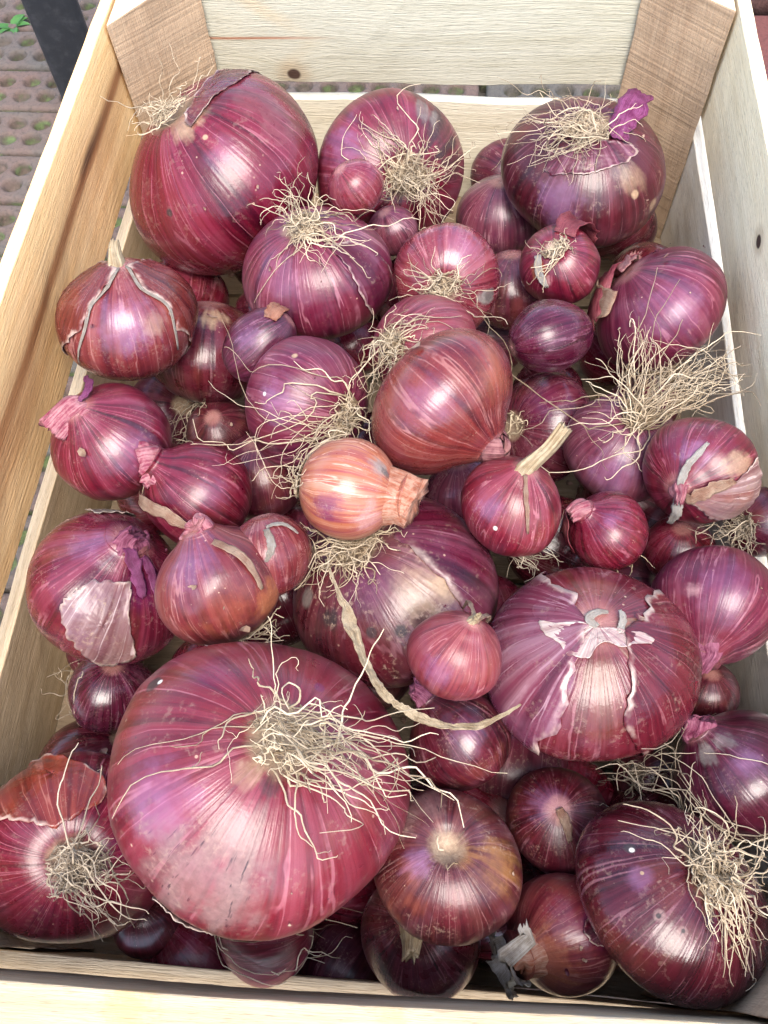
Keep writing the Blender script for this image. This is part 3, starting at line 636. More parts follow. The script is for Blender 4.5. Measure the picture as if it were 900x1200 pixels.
    **{'c':(0.0928,-0.1403,0.1415),'R':0.0435,'k':0.72,'q':(0.9966,-0.0699,-0.0424,-0.009),'cls':'crimbr','pt':[((-0.577,-0.428,0.696),0.387,'lilac',0.75),((0.041,-0.566,0.824),0.274,'brown',1),((0.039,-0.853,0.521),0.274,'brown',0.8),((0.52,-0.546,0.657),0.355,'crim',0.4),((-0.197,-0.07,0.978),0.21,'white',0.7),((-0.563,-0.113,0.819),0.21,'purple',0.5),((0.356,-0.109,0.928),0.194,'tan',0.6),((-0.061,0.531,0.845),0.323,'copper',0.4)],'rb':[([(0.008,-0.043,0.999),(-0.092,0.049,0.995),(0.016,0.139,0.99),(0.142,0.16,0.977)],[1,1.5,2,1.2],3.23,'whiteflap'),([(0.251,-0.092,0.964),(0.298,0.053,0.953),(0.264,0.171,0.949)],[1,2,2.5],2.87,'whiteflap')],'sk':[([(-0.641,0.089,0.762),(-0.435,0.001,0.9),(-0.195,0.024,0.981),(0.007,-0.067,0.998),(0.173,-0.032,0.984),(0.31,-0.084,0.947),(0.551,-0.034,0.834),(0.638,-0.15,0.755),(0.414,-0.204,0.887),(0.275,-0.299,0.914),(0.123,-0.215,0.969),(-0.02,-0.287,0.958),(-0.1,-0.457,0.884),(-0.216,-0.382,0.899),(-0.307,-0.411,0.858),(-0.433,-0.206,0.877),(-0.563,-0.113,0.819)],'whiteskin',0.9),([(-0.12,-0.268,0.956),(-0.269,-0.441,0.856),(-0.289,-0.627,0.723),(-0.228,-0.823,0.52),(-0.021,-0.625,-0.781),(-0.303,-0.404,-0.863),(-0.673,-0.158,-0.723),(-0.842,0.165,-0.513),(-0.602,0.674,-0.429),(-0.246,0.877,-0.413),(-0.011,0.947,-0.321),(-0.251,0.4,0.881),(-0.095,-0.035,0.995)],'lilacskin',1.3),([(0.284,-0.175,0.943),(0.353,-0.445,0.823),(0.297,-0.697,0.653),(0.223,-0.872,0.436),(0.224,-0.627,-0.746),(0.576,-0.421,-0.701),(0.875,-0.079,-0.477),(0.883,0.281,-0.376),(0.676,0.674,-0.298),(0.591,0.609,0.529),(0.411,0.013,0.911)],'crimskin',1.3)]}),
  dict(lab='crimson onion with a long straw coloured dry stalk, resting above the split skin onion',
    **{'c':(0.0583,-0.0787,0.16),'R':0.0219,'k':0.95,'q':(0.9796,-0.1794,0.0848,-0.0314),'cls':'crim2','pt':[((-0.372,-0.917,0.14),0.051,'white',1),((-0.618,-0.672,0.409),0.372,'lilac',0.4)],'rt':[(34,(0.0698,-0.0944,0.1406),0.0093)],'nk':((0.505,0.332,1.905),0.2,0.22,0.45,'straw'),'rb':[([(-0.026,-0.212,0.977),(0.086,-0.682,0.726),(0.238,-0.945,0.224)],[1,1,1],1.87,'tanflap')]}),
  dict(lab='small crimson onion with a papery husk at its neck between larger onions',
    **{'c':(0.1037,-0.0782,0.14),'R':0.0186,'k':0.9,'q':(0.9182,-0.1036,-0.3823,0.0005),'cls':'crim','pt':[((0.558,-0.387,0.734),0.287,'lilac',0.4)],'rt':[(16,(0.1042,-0.0911,0.1293),0.0103)],'nk':((-0.239,-0.2,1.204),0.3,0.16,0.5,'neckpink'),'rb':[([(-0.67,0.742,-0.006),(-0.64,-0.007,0.768),(-0.738,-0.543,0.401)],[2,3,1],10.09,'crimflap')]}),
  dict(lab='round crimson onion by the pale side plank with torn whitish skin around its neck',
    **{'c':(0.1447,-0.0482,0.1473),'R':0.0255,'k':0.85,'q':(0.8471,0.4424,-0.2882,-0.0608),'cls':'crim','pt':[((0.184,0.675,0.715),0.358,'lilac',0.6),((0.829,0.377,0.412),0.298,'tan',0.6),((-0.248,0.747,0.616),0.298,'purple',0.3)],'nk':((0.047,-0.174,1.102),0.2,0.12,0.5,'neckpink'),'rb':[([(0.03,0.007,1.0),(0.104,0.397,0.912),(0.347,0.775,0.529)],[2,1.5,1.2],3.53,'whiteflap'),([(0.131,-0.134,0.982),(0.494,0.038,0.869),(0.804,0.157,0.574)],[2,2,1.4],6.28,'tanflap'),([(0.03,-0.05,0.998),(-0.043,-0.409,0.912),(-0.243,-0.758,0.606)],[2,4,4],4.32,'whiteflap')],'sk':[([(0.162,-0.21,0.964),(0.622,-0.023,0.783),(0.881,0.224,0.418),(0.922,0.386,0.009),(0.996,-0.087,0.001),(0.735,-0.675,0.071),(0.462,-0.701,0.543)],'greyskin',1.0)]}),
  dict(lab='greyish lilac onion whose long straw roots sweep over to the pale side plank',
    **{'c':(0.1174,-0.0187,0.1179),'R':0.0299,'k':0.85,'q':(0.0289,0.9975,-0.0431,-0.0485),'cls':'lilac','pt':[((-0.267,0.91,-0.318),0.428,'lilac',0.6)],'rt':[(60,(0.1547,0.0032,0.159),0.0132),(34,(0.1355,-0.0049,0.1539),0.0116),(28,(0.1183,0.0205,0.1661),0.0107),(18,(0.0986,-0.0022,0.1581),0.0124),(9,(0.0942,-0.0541,0.1496),0.0165),(12,(0.1609,-0.0004,0.1724),0.0107),(6,(0.0759,-0.0352,0.1585),0.0165)]}),
  dict(lab='dull purple onion behind the crimson onion with a long dry stalk',
    **{'c':(0.0814,0.0105,0.0869),'R':0.0314,'k':0.8,'q':(0.237,-0.885,0.0854,-0.3916),'cls':'dull','pt':[((0.634,-0.459,-0.622),0.452,'purple',0.4)],'rt':[(14,(0.0688,0.0023,0.105),0.0074)]}),
  dict(lab='striped onion by the pale side plank with its neck pointing down',
    **{'c':(0.1493,-0.1087,0.1328),'R':0.0276,'k':0.9,'q':(0.7514,0.6248,-0.2118,0.0115),'cls':'pur','pt':[((-0.21,0.911,0.356),0.158,'pinkwhite',0.6),((0.246,0.927,0.283),0.526,'lilac',0.25)],'nk':((-0.051,-0.035,1.148),0.3,0.22,0.5,'neckpur')}),
  dict(lab='small dark red onion half hidden behind the striped onion with neck down',
    **{'c':(0.1475,-0.0667,0.1),'R':0.018,'k':0.9,'q':(0.9874,-0.1188,-0.0895,-0.055),'cls':'crim'}),
  dict(lab='wide onion by the pale side plank with a torn crimson skin standing off one side',
    **{'c':(0.1399,0.0616,0.13),'R':0.0373,'k':0.72,'q':(0.8829,-0.2371,-0.4053,-0.0034),'cls':'pur','pt':[((-0.121,0.924,0.364),0.237,'pinkwhite',0.7),((0.401,-0.892,0.209),0.521,'lilac',0.35)],'rb':[([(-0.026,0.788,0.616),(-0.376,0.338,0.863),(-0.733,-0.43,0.527)],[3,7,4],22.04,'crimflap'),([(0.019,-0.041,0.999),(-0.181,0.911,0.371),(-0.042,0.927,0.373)],[3,8,14],9.18,'pinkflap'),([(-0.376,0.338,0.863),(-0.285,0.88,0.38),(-0.145,0.904,0.402)],[4,9,13],10.1,'crimflap'),([(0.115,0.296,0.948),(-0.098,0.922,0.376),(-0.007,0.933,0.359)],[2,6,12],6.43,'pinkflap'),([(-0.383,-0.594,0.707),(-0.688,0.308,0.657),(-0.516,0.793,0.323)],[2,6,8],15.61,'tanflap')]}),
  dict(lab='small crimson onion with curled roots on its face below the dark purple onion',
    **{'c':(0.0853,0.0819,0.14),'R':0.0219,'k':0.9,'q':(0.1569,-0.976,0.0364,-0.1465),'cls':'crim','pt':[((-0.371,0.506,-0.778),0.246,'orange',0.7),((-0.199,0.733,-0.651),0.164,'pinkwhite',0.6)],'rt':[(34,(0.0792,0.0747,0.1629),0.0089),(8,(0.0692,0.0563,0.1542),0.0071)],'rb':[([(-0.379,0.144,-0.914),(-0.325,0.517,-0.792),(-0.163,0.807,-0.568)],[1.5,2,1.5],4.63,'whiteflap'),([(0.21,-0.403,-0.891),(0.443,-0.893,0.075),(0.445,-0.712,0.543)],[1,4,5],15.75,'crimflap')]}),
  dict(lab='smooth dark oval onion without roots beside the pinkish onion with the mould spot',
    **{'c':(0.0789,0.0285,0.145),'R':0.0187,'k':1.2,'q':(0.6793,0.5046,-0.4571,-0.274),'cls':'dark2'}),
  dict(lab='lilac grey onion deep between the two onions at the back boards',
    **{'c':(0.0577,0.1812,0.0802),'R':0.0288,'k':0.85,'q':(0.9941,-0.0961,-0.0485,-0.0105),'cls':'lilac'}),
  dict(lab='onion edge showing behind the pinkish onion with the mould spot',
    **{'c':(0.0644,0.0992,0.1),'R':0.025,'k':0.9,'q':(0.9817,-0.1814,-0.0563,-0.0146),'cls':'dull'}),
  dict(lab='small purple onion under the root mat at the back boards',
    **{'c':(-0.0092,0.1244,0.12),'R':0.0153,'k':0.9,'q':(0.9842,-0.0373,-0.1681,0.0415),'cls':'lilac'}),
  dict(lab='dusky onion in shade behind the smooth lilac onion and the crimson flared neck onion',
    **{'c':(-0.0681,-0.0352,0.1),'R':0.0245,'k':0.9,'q':(0.9793,-0.1754,-0.0143,0.0997),'cls':'dull'}),
  dict(lab='bluish purple onion in the gap below the big coppery onion',
    **{'c':(0.0443,-0.0352,0.09),'R':0.027,'k':0.9,'q':(0.9676,-0.1886,-0.1646,0.0325),'cls':'lilac'}),
  dict(lab='onion with translucent brown skin and a sunken root scar facing up near front plank',
    **{'c':(0.0362,-0.2244,0.14),'R':0.0282,'k':0.75,'q':(0.1263,0.9915,0.0303,0.0095),'cls':'muddy2','pt':[((0.008,0.03,-1.0),0.266,'brown',1),((0.761,0.161,-0.629),0.488,'ochre',1),((0.29,0.13,-0.948),0.266,'ochre',0.8),((-0.678,-0.482,-0.555),0.443,'greytan',0.7),((-0.305,-0.672,-0.675),0.377,'greytan',0.6),((-0.473,0.242,-0.847),0.288,'lilac',0.6),((0.486,-0.611,-0.625),0.333,'brown',0.5),((0.051,0.77,-0.636),0.443,'crim',0.5)],'rt':[(3,(0.0345,-0.222,0.1593),0.0037)]}),
  dict(lab='dark purple onion with a tan dry neck lying behind the front plank',
    **{'c':(0.0279,-0.2472,0.1),'R':0.0251,'k':0.85,'q':(0.9923,-0.0912,-0.0729,0.0425),'cls':'dark','nk':((0.013,-0.57,1.233),0.28,0.17,0.5,'straw')}),
  dict(lab='dark onion with a torn tan skin scrap, between split skin onion and front plank',
    **{'c':(0.083,-0.2006,0.11),'R':0.0219,'k':0.9,'q':(0.9971,-0.029,-0.0662,0.0216),'cls':'dark','pt':[((-0.233,0.161,0.959),0.443,'lilac',0.4),((0.086,-0.176,0.981),0.158,'tan',0.6)],'rt':[(6,(0.085,-0.1935,0.1003),0.0068)],'rb':[([(0.014,0.02,1.0),(0.114,-0.255,0.96),(0.174,-0.545,0.82)],[1,2,1],3.6,'tanflap')]}),
  dict(lab='onion at the front plank with a grey shredded dry neck',
    **{'c':(0.083,-0.2435,0.1188),'R':0.0227,'k':0.9,'q':(0.8526,0.2686,-0.4442,-0.0592),'cls':'coppink','pt':[((0.448,0.817,0.362),0.551,'crim',0.6),((0.457,-0.039,0.888),0.606,'orange',0.5),((0.89,0.449,0.076),0.358,'purple',0.9)],'nk':((-0.039,-0.08,1.149),0.4,0.34,0.6,'neckorange'),'rb':[([(-0.053,0.118,0.992),(-0.697,-0.485,0.529),(-0.79,-0.603,0.113)],[3,7,6],13.29,'drygrey'),([(-0.335,0.138,0.932),(-0.809,-0.36,0.465),(-0.867,-0.485,0.109)],[5,9,12],9.97,'drygrey'),([(0.078,-0.325,0.942),(0.239,0.078,0.968),(0.254,0.429,0.867)],[3,8,14],7.98,'drygrey'),([(-0.295,-0.241,0.925),(-0.693,-0.673,0.258),(-0.724,-0.681,0.11)],[5,7,6],14.62,'drygrey'),([(-0.017,-0.027,0.999),(-0.396,-0.561,0.727),(-0.482,-0.777,0.405)],[6,9,10],11.3,'drygrey')],'sk':[([(0.734,0.675,0.081),(0.852,0.444,-0.278),(0.787,-0.015,-0.616),(0.986,0.141,-0.084),(0.9,0.323,0.292),(0.777,0.532,0.335)],'purskin',1.6)]}),
  dict(lab='wide dark red onion tilted on edge at the front corner, thick roots and pitted spots',
    **{'c':(0.1193,-0.2299,0.1444),'R':0.0367,'k':0.65,'q':(0.2522,0.9469,-0.0941,-0.1761),'cls':'dark','pt':[((-0.864,0.039,-0.502),0.064,'spotdark',1),((-0.855,0.061,-0.515),0.032,'white',1),((-0.55,0.7,-0.456),0.064,'greytan',0.9),((-0.556,0.699,-0.45),0.032,'spotdark',1),((-0.313,0.807,-0.501),0.056,'greytan',0.7),((-0.306,0.807,-0.506),0.024,'spotdark',1),((-0.777,0.38,-0.502),0.143,'lilac',0.55),((-0.613,0.767,0.189),0.478,'brown',0.4),((-0.823,-0.567,-0.002),0.024,'tan',1),((-0.78,0.322,-0.537),0.024,'tan',1),((-0.093,0.391,-0.916),0.287,'tan',0.4)],'rt':[(80,(0.1322,-0.2248,0.1757),0.0108),(40,(0.1301,-0.2376,0.167),0.009),(22,(0.1178,-0.2092,0.1848),0.0114),(14,(0.135,-0.2475,0.1615),0.0072),(6,(0.0981,-0.2158,0.1829),0.0072),(14,(0.1396,-0.214,0.1807),0.0078)]}),
  dict(lab='dark violet onion at the pale side plank with a stubby purple neck and dusty streak',
    **{'c':(0.1569,-0.1785,0.12),'R':0.0278,'k':0.85,'q':(0.8417,-0.3647,-0.3964,0.0384),'cls':'dark2','pt':[((0.458,-0.711,0.533),0.289,'lilac',0.5),((0.004,-0.516,0.856),0.193,'grey',0.6),((0.331,-0.406,0.852),0.193,'grey',0.5)],'rt':[(30,(0.1185,-0.1812,0.1244),0.0122)],'nk':((0.143,-0.035,1.074),0.26,0.24,0.6,'neckpur')}),
  dict(lab='red onion in the front corner under a curled rust coloured skin, wiry grey roots',
    **{'c':(-0.116,-0.2258,0.12),'R':0.0387,'k':0.8,'q':(0.146,-0.9755,-0.0219,0.1631),'cls':'crim','pt':[((0.61,-0.176,-0.773),0.257,'purple',0.6),((-0.132,0.657,-0.742),0.291,'deep',0.4)],'rt':[(60,(-0.0992,-0.2353,0.1543),0.011),(40,(-0.0885,-0.2431,0.1518),0.011),(8,(-0.0804,-0.2481,0.1486),0.0071),(3,(-0.0981,-0.1962,0.1835),0.0045)],'sk':[([(-0.716,-0.393,0.577),(-0.603,-0.779,0.173),(-0.083,-0.933,-0.351),(0.13,-0.87,-0.476),(0.272,-0.737,-0.619),(0.271,-0.594,-0.757),(-0.263,-0.366,-0.893),(-0.854,-0.302,-0.423)],'rustskin',2.2)]}),
  dict(lab='crimson onion peeking out under the huge flat onion at the front plank',
    **{'c':(-0.0384,-0.2502,0.09),'R':0.0219,'k':0.9,'q':(0.7429,-0.1031,0.6611,-0.0212),'cls':'crim','rt':[(14,(-0.0093,-0.2519,0.0894),0.0088)]}),
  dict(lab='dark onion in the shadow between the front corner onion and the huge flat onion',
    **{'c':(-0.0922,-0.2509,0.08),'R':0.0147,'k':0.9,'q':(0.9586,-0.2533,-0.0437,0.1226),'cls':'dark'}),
  dict(lab='dark violet onion with hanging roots below the onion with crumpled purple neck',
    **{'c':(-0.1312,-0.1503,0.08),'R':0.0209,'k':0.9,'q':(0.9619,-0.21,0.1354,0.1114),'cls':'dark2','rt':[(34,(-0.1467,-0.1478,0.0818),0.0139)]}),
  dict(lab='small dark onion below the striped onion with neck down',
    **{'c':(0.153,-0.1389,0.1),'R':0.0153,'k':0.9,'q':(0.9802,-0.1843,-0.0397,-0.0611),'cls':'dark'}),
  dict(lab='onion at the pale side plank behind a clump of wiry roots, cut by photo edge',
    **{'c':(0.181,-0.0593,0.12),'R':0.0166,'k':0.9,'q':(0.2635,-0.8595,0.0844,-0.4298),'cls':'dull','rt':[(50,(0.165,-0.072,0.1348),0.0104),(20,(0.1544,-0.0791,0.132),0.0096)]}),
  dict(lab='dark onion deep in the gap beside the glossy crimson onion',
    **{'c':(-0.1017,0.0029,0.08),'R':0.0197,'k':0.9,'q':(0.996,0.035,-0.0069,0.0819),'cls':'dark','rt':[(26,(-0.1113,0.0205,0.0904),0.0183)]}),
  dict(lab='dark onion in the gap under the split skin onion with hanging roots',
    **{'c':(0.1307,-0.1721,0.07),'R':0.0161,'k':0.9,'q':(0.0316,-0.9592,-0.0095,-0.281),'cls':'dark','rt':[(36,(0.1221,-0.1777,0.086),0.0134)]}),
]
LOWER = [((0.1428, 0.2036, 0.053), 0.0257, (-0.684, -0.51, -0.522), 'shadowed onion low in the gap between dark purple post onion and wide torn skin onion'), ((0.1385, -0.0708, 0.0557), 0.027, (-0.223, 0.137, -0.965), 'shadowed onion low in the gap between white fibre onion and neck down striped onion'), ((0.0939, -0.1868, 0.0588), 0.0251, (-0.019, 0.303, -0.953), 'shadowed onion low in the gap between tan scrap onion and tilted pitted onion'), ((0.0893, 0.0585, 0.0519), 0.0228, (-0.062, -0.536, 0.842), 'shadowed onion low in the gap between big coppery onion and smooth dark oval onion'), ((0.0352, -0.2055, 0.0564), 0.0277, (-0.376, -0.095, -0.922), 'shadowed onion low in the gap between brown skinned onion and tan necked onion'), ((0.1321, 0.0928, 0.0545), 0.0227, (-0.415, 0.908, -0.056), 'shadowed onion low in the gap between wide torn skin onion and smooth dark oval onion'), ((-0.0097, -0.1723, 0.0704), 0.0242, (-0.293, 0.827, -0.48), 'low onion in the gap between huge flat onion and dark crimson onion under the leaf'), ((0.056, 0.108, 0.0486), 0.0265, (0.822, -0.399, 0.405), 'shadowed onion low in the gap between pinkish wedged onion and big coppery onion'), ((-0.1294, -0.033, 0.0777), 0.0264, (0.911, -0.24, 0.336), 'shadowed onion low in the gap between glossy crimson onion and crimson flared neck onion'), ((-0.0206, 0.003, 0.0639), 0.0264, (0.638, -0.746, -0.192), 'shadowed onion low in the gap between smooth lilac onion and orange peeled onion'), ((0.068, -0.1461, 0.0557), 0.0241, (0.955, -0.235, 0.182), 'low onion in the gap between dark crimson onion under the leaf and white fibre onion'), ((-0.1476, 0.1126, 0.0672), 0.0291, (0.052, 0.958, 0.283), 'low onion between onion with split skin and stalk and onion with tan scar'), ((-0.0876, 0.1076, 0.0643), 0.0232, (-0.987, -0.106, 0.118), 'low onion in the gap between striped onion with standing roots and small dark oval onion'), ((0.0626, 0.2363, 0.0646), 0.0258, (-0.455, 0.742, -0.493), 'low onion in the gap between onion at the back boards and dark purple post onion'), ((0.1348, -0.0164, 0.0535), 0.0313, (-0.709, 0.13, 0.693), 'shadowed onion low in the gap between small husk necked onion and long rooted lilac onion'), ((0.1505, 0.1349, 0.0744), 0.0252, (-0.34, -0.728, -0.595), 'shadowed onion low in the gap between wide torn skin onion and small curled root onion'), ((-0.0053, -0.1219, 0.0487), 0.023, (0.427, -0.816, 0.39), 'shadowed onion low in the gap between huge flat onion and mud stained onion'), ((0.0502, -0.0901, 0.0547), 0.0254, (-0.261, 0.961, 0.089), 'shadowed onion low in the gap between mud stained onion and small round pink onion'), ((-0.0548, -0.0929, 0.0728), 0.0299, (-0.442, 0.814, 0.377), 'shadowed onion low in the gap between twin onion and mud stained onion'), ((-0.1465, 0.0367, 0.0493), 0.0268, (-0.608, 0.284, -0.741), 'shadowed onion low in the gap between glossy crimson onion and onion with tan scar'), ((-0.0565, -0.0472, 0.0476), 0.0238, (-0.291, 0.948, 0.127), 'shadowed onion low in the gap between orange peeled onion and mud stained onion'), ((0.09, -0.0508, 0.0672), 0.0282, (-0.861, 0.508, 0.038), 'shadowed onion low in the gap between dry stalk onion and small husk necked onion'), ((0.1519, -0.1991, 0.0471), 0.022, (0.038, 0.948, -0.316), 'shadowed onion low in the gap between tilted pitted onion and dark violet onion'), ((-0.0909, -0.1288, 0.0504), 0.0224, (0.129, 0.873, -0.471), 'shadowed onion low in the gap between huge flat onion and twin onion'), ((-0.1043, 0.1684, 0.0494), 0.0255, (0.506, -0.507, 0.698), 'shadowed onion low in the gap between large corner onion and striped onion with standing roots'), ((-0.1507, -0.1167, 0.048), 0.0225, (-0.567, 0.715, 0.409), 'shadowed onion low in the gap between crumpled purple neck onion and twin onion'), ((-0.0138, -0.2244, 0.0576), 0.0246, (0.365, 0.511, -0.778), 'shadowed onion low in the gap between huge flat onion and brown skinned onion'), ((0.0034, 0.1119, 0.0758), 0.0273, (-0.517, -0.821, 0.243), 'shadowed onion low in the gap between mould spotted onion and pinkish wedged onion'), ((0.1433, 0.0434, 0.0628), 0.0222, (0.47, -0.84, -0.272), 'shadowed onion low in the gap between torn whitish skin onion and long rooted lilac onion'), ((-0.0351, 0.0855, 0.0583), 0.0235, (-0.499, 0.767, 0.404), 'shadowed onion low in the gap between striped onion with standing roots and smooth lilac onion'), ((-0.1378, -0.187, 0.062), 0.028, (-0.674, -0.518, -0.527), 'shadowed onion low in the gap between huge flat onion and rust skinned corner onion'), ((0.0677, -0.1728, 0.06), 0.03, (-0.15, -0.985, -0.08), 'low onion in the gap between dark crimson onion under the leaf and tan scrap onion'), ((-0.0732, -0.2638, 0.062), 0.025, (-0.59, 0.551, 0.59), 'shadowed onion low in the gap between huge flat onion and tan necked onion'), ((0.0616, -0.2331, 0.062), 0.028, (0.875, 0.482, -0.033), 'shadowed onion low in the gap between brown skinned onion and shredded neck onion'), ((-0.0072, -0.2644, 0.055), 0.022, (0.464, 0.813, -0.353), 'shadowed onion low in the gap between tan necked onion and shredded neck onion'), ((0.0526, -0.195, 0.055), 0.03, (0.39, -0.027, 0.92), 'shadowed onion low in the gap between brown skinned onion and tan scrap onion'), ((0.1339, -0.1998, 0.062), 0.03, (-0.871, -0.314, 0.377), 'shadowed onion low in the gap between tan scrap onion and dark violet onion')]
LEAF = [(-0.016, -0.1211, 0.178), (-0.0102, -0.1333, 0.18), (-0.0041, -0.1471, 0.182), (0.0013, -0.1595, 0.183), (0.0085, -0.1701, 0.184), (0.0164, -0.1761, 0.18), (0.0292, -0.1795, 0.174), (0.045, -0.1786, 0.172), (0.0597, -0.171, 0.176)]
STICK = [(-0.1444, -0.1509, 0.075), (-0.1488, -0.161, 0.066), (-0.1544, -0.1727, 0.055)]
# ------------------------------------------------------------------ onions
def profile(k, rn, ln, root_dimple, n=60):
    """unit radius profile from root plate (z=-k) to the neck"""
    out = []
    for i in range(n + 1):
        s = i / n
        s = s + .06 * math.sin(2 * math.pi * s) * -1
        ph = -math.pi / 2 + s * math.pi
        c, sn = max(0.0, math.cos(ph)), math.sin(ph)
        r = c ** .94
        z = k * (abs(sn) ** 1.03) * (1 if sn > 0 else -1)
        if sn < 0:
            z += root_dimple * k * math.exp(-(r / .22) ** 2)
        else:
            t = max(0.0, (sn - .88) / .12); t = t * t * (3 - 2 * t)
            z += ln * t - (.03 * k * math.exp(-(r / .25) ** 2) if ln < .06 else 0)
            r = (r ** 5 + (rn * t) ** 5) ** .2
        out.append((r, z))
    out[0] = (0.0, out[0][1])
    return out

def bulb_mesh(R, k, seed, rn=.06, ln=.02, dimple=.10, na=104, n=60):
    r = np.random.default_rng(seed)
    pr = profile(k, rn, ln, dimple, n)
    a = np.linspace(0, 2 * np.pi, na, endpoint=False)
    p = r.uniform(0, 6.28, 12)
    sq = .030 * np.cos(2 * a + p[0]) + .018 * np.cos(3 * a + p[1]) + .006 * np.cos(5 * a + p[2])
    rib = np.zeros(na)
    for q, m in enumerate((9, 13, 17, 23, 31)):
        rib += np.cos(m * a + p[3 + q]) * r.uniform(.3, 1) * .0013
    V = []
    for (rr, z) in pr:
        lat = z / k
        w = max(0, 1 - lat * lat) ** .5
        f = 1 + sq * (.4 + .6 * w) + rib * (.3 + .7 * w) + .016 * np.cos(a + p[9] + 2.1 * lat) + .008 * np.cos(2 * a - p[10] + 5 * lat)
        x = rr * f * np.cos(a); y = rr * f * np.sin(a)
        zz = z + .018 * k * np.cos(a + p[11]) * w * rr
        V.append(np.stack([x, y, np.broadcast_to(zz, a.shape)], 1))
    V = np.concatenate(V)
    for _q in range(3):      # flats and shallow dents where neighbours pressed
        nd = r.normal(size=3); nd /= np.linalg.norm(nd); nd[2] *= .5
        hgt = r.uniform(.86, .95)
        over = np.maximum(0, V @ nd - hgt * np.linalg.norm(nd * (1, 1, k)))
        V = V - over[:, None] * nd[None] * r.uniform(.45, .85) * (.25 if R > .033 else .7)
    V[:, 0] += V[:, 2] * r.uniform(-.06, .06); V[:, 1] += V[:, 2] * r.uniform(-.06, .06)
    V = V * R
    V[:, 2] += k * R
    F_ = []
    for i in range(1, n):
        for j in range(na):
            F_.append((i * na + j, i * na + (j + 1) % na, (i + 1) * na + (j + 1) % na, (i + 1) * na + j))
    V = V[na - 1:]      # collapse the root pole ring to one vertex
    V[0] = (0, 0, pr[0][1] * R + k * R)
    off = na - 1
    F_ = [tuple(v - off for v in f) for f in F_]
    F_ += [(0, 1 + (j + 1) % na, 1 + j) for j in range(na)]
    top = len(V)
    V = np.vstack([V, [(0, 0, (pr[-1][1] - .01) * R + k * R)]])
    F_ += [(top - na + j, top - na + (j + 1) % na, top) for j in range(na)]
    return mesh_from(V, F_)

def bvh_of(me):
    return BVHTree.FromPolygons([v.co.copy() for v in me.vertices], [tuple(p.vertices) for p in me.polygons])

def on_surface(bvh, c, R, d):
    d = Vector(d).normalized()
    h = bvh.ray_cast(c + d * R * 3, -d)
    if h[0] is None:
        return c + d * R, d
    return h[0], h[1] if h[1].dot(d) > 0 else -h[1]

def catmull(pts, n):
    pts = [Vector(p) for p in pts]
    ext = [pts[0] * 2 - pts[1]] + pts + [pts[-1] * 2 - pts[-2]]
    out = []
    m = len(pts) - 1
    for i in range(n + 1):
        u = i / n * m; k = min(int(u), m - 1); t = u - k
        a, b, c, d = ext[k:k + 4]
        out.append(.5 * ((2 * b) + (c - a) * t + (2 * a - 5 * b + 4 * c - d) * t * t + (3 * b - a - 3 * c + d) * t ** 3))
    return out

def ribbon(points, normals, width, mat, parent, name, seed, curl=.25, taper=(.75, .45), thick=.00035, crinkle=.22, smooth=True):
    """thin crinkled strip of dry skin with a ragged outline"""
    r = random.Random(seed)
    V = []; F_ = []; UV = []
    n = len(points); nc = 7
    o1, o2 = r.uniform(0, 50), r.uniform(0, 50)
    for i, (p, nn) in enumerate(zip(points, normals)):
        t = (points[min(i + 1, n - 1)] - points[max(i - 1, 0)]).normalized()
        s = t.cross(nn).normalized(); nn2 = s.cross(t)
        u = i / (n - 1)
        w = width * .5 * (taper[0] + (1 - taper[0]) * math.sin(math.pi * min(1, u * 1.2)) if u < .6 else 1 - (1 - taper[1]) * ((u - .6) / .4))
        for j in range(nc):
            v = j / (nc - 1) * 2 - 1
            rag = 1 + .45 * noise.noise(Vector((u * 9 + o1, v * .8, o2))) + .25 * noise.noise(Vector((u * 26 + o1, v * .8, o2)))
            lift = curl * w * (v * v) * noise.noise(Vector((u * 2.5, v * .5 + o2, o1))) * 1.6 + w * crinkle * noise.noise(Vector((u * (5 if smooth else 14) + o2, v * 2.6, o1)))
            endr = t * (width * .35 * noise.noise(Vector((v * 4, o1, 1))) if i == n - 1 else 0)
            V.append(p + s * v * w * rag + nn2 * lift + endr); UV.append((v * .5 + .5, u))
    for i in range(n - 1):
        for j in range(nc - 1):
            a = i * nc + j; F_.append((a, a + 1, a + nc + 1, a + nc))
    me = mesh_from(V, F_, smooth, UV)
    o = link(name, me, mat, parent)
    so = o.modifiers.new('thickness', 'SOLIDIFY'); so.thickness = thick; so.offset = 0
    return o

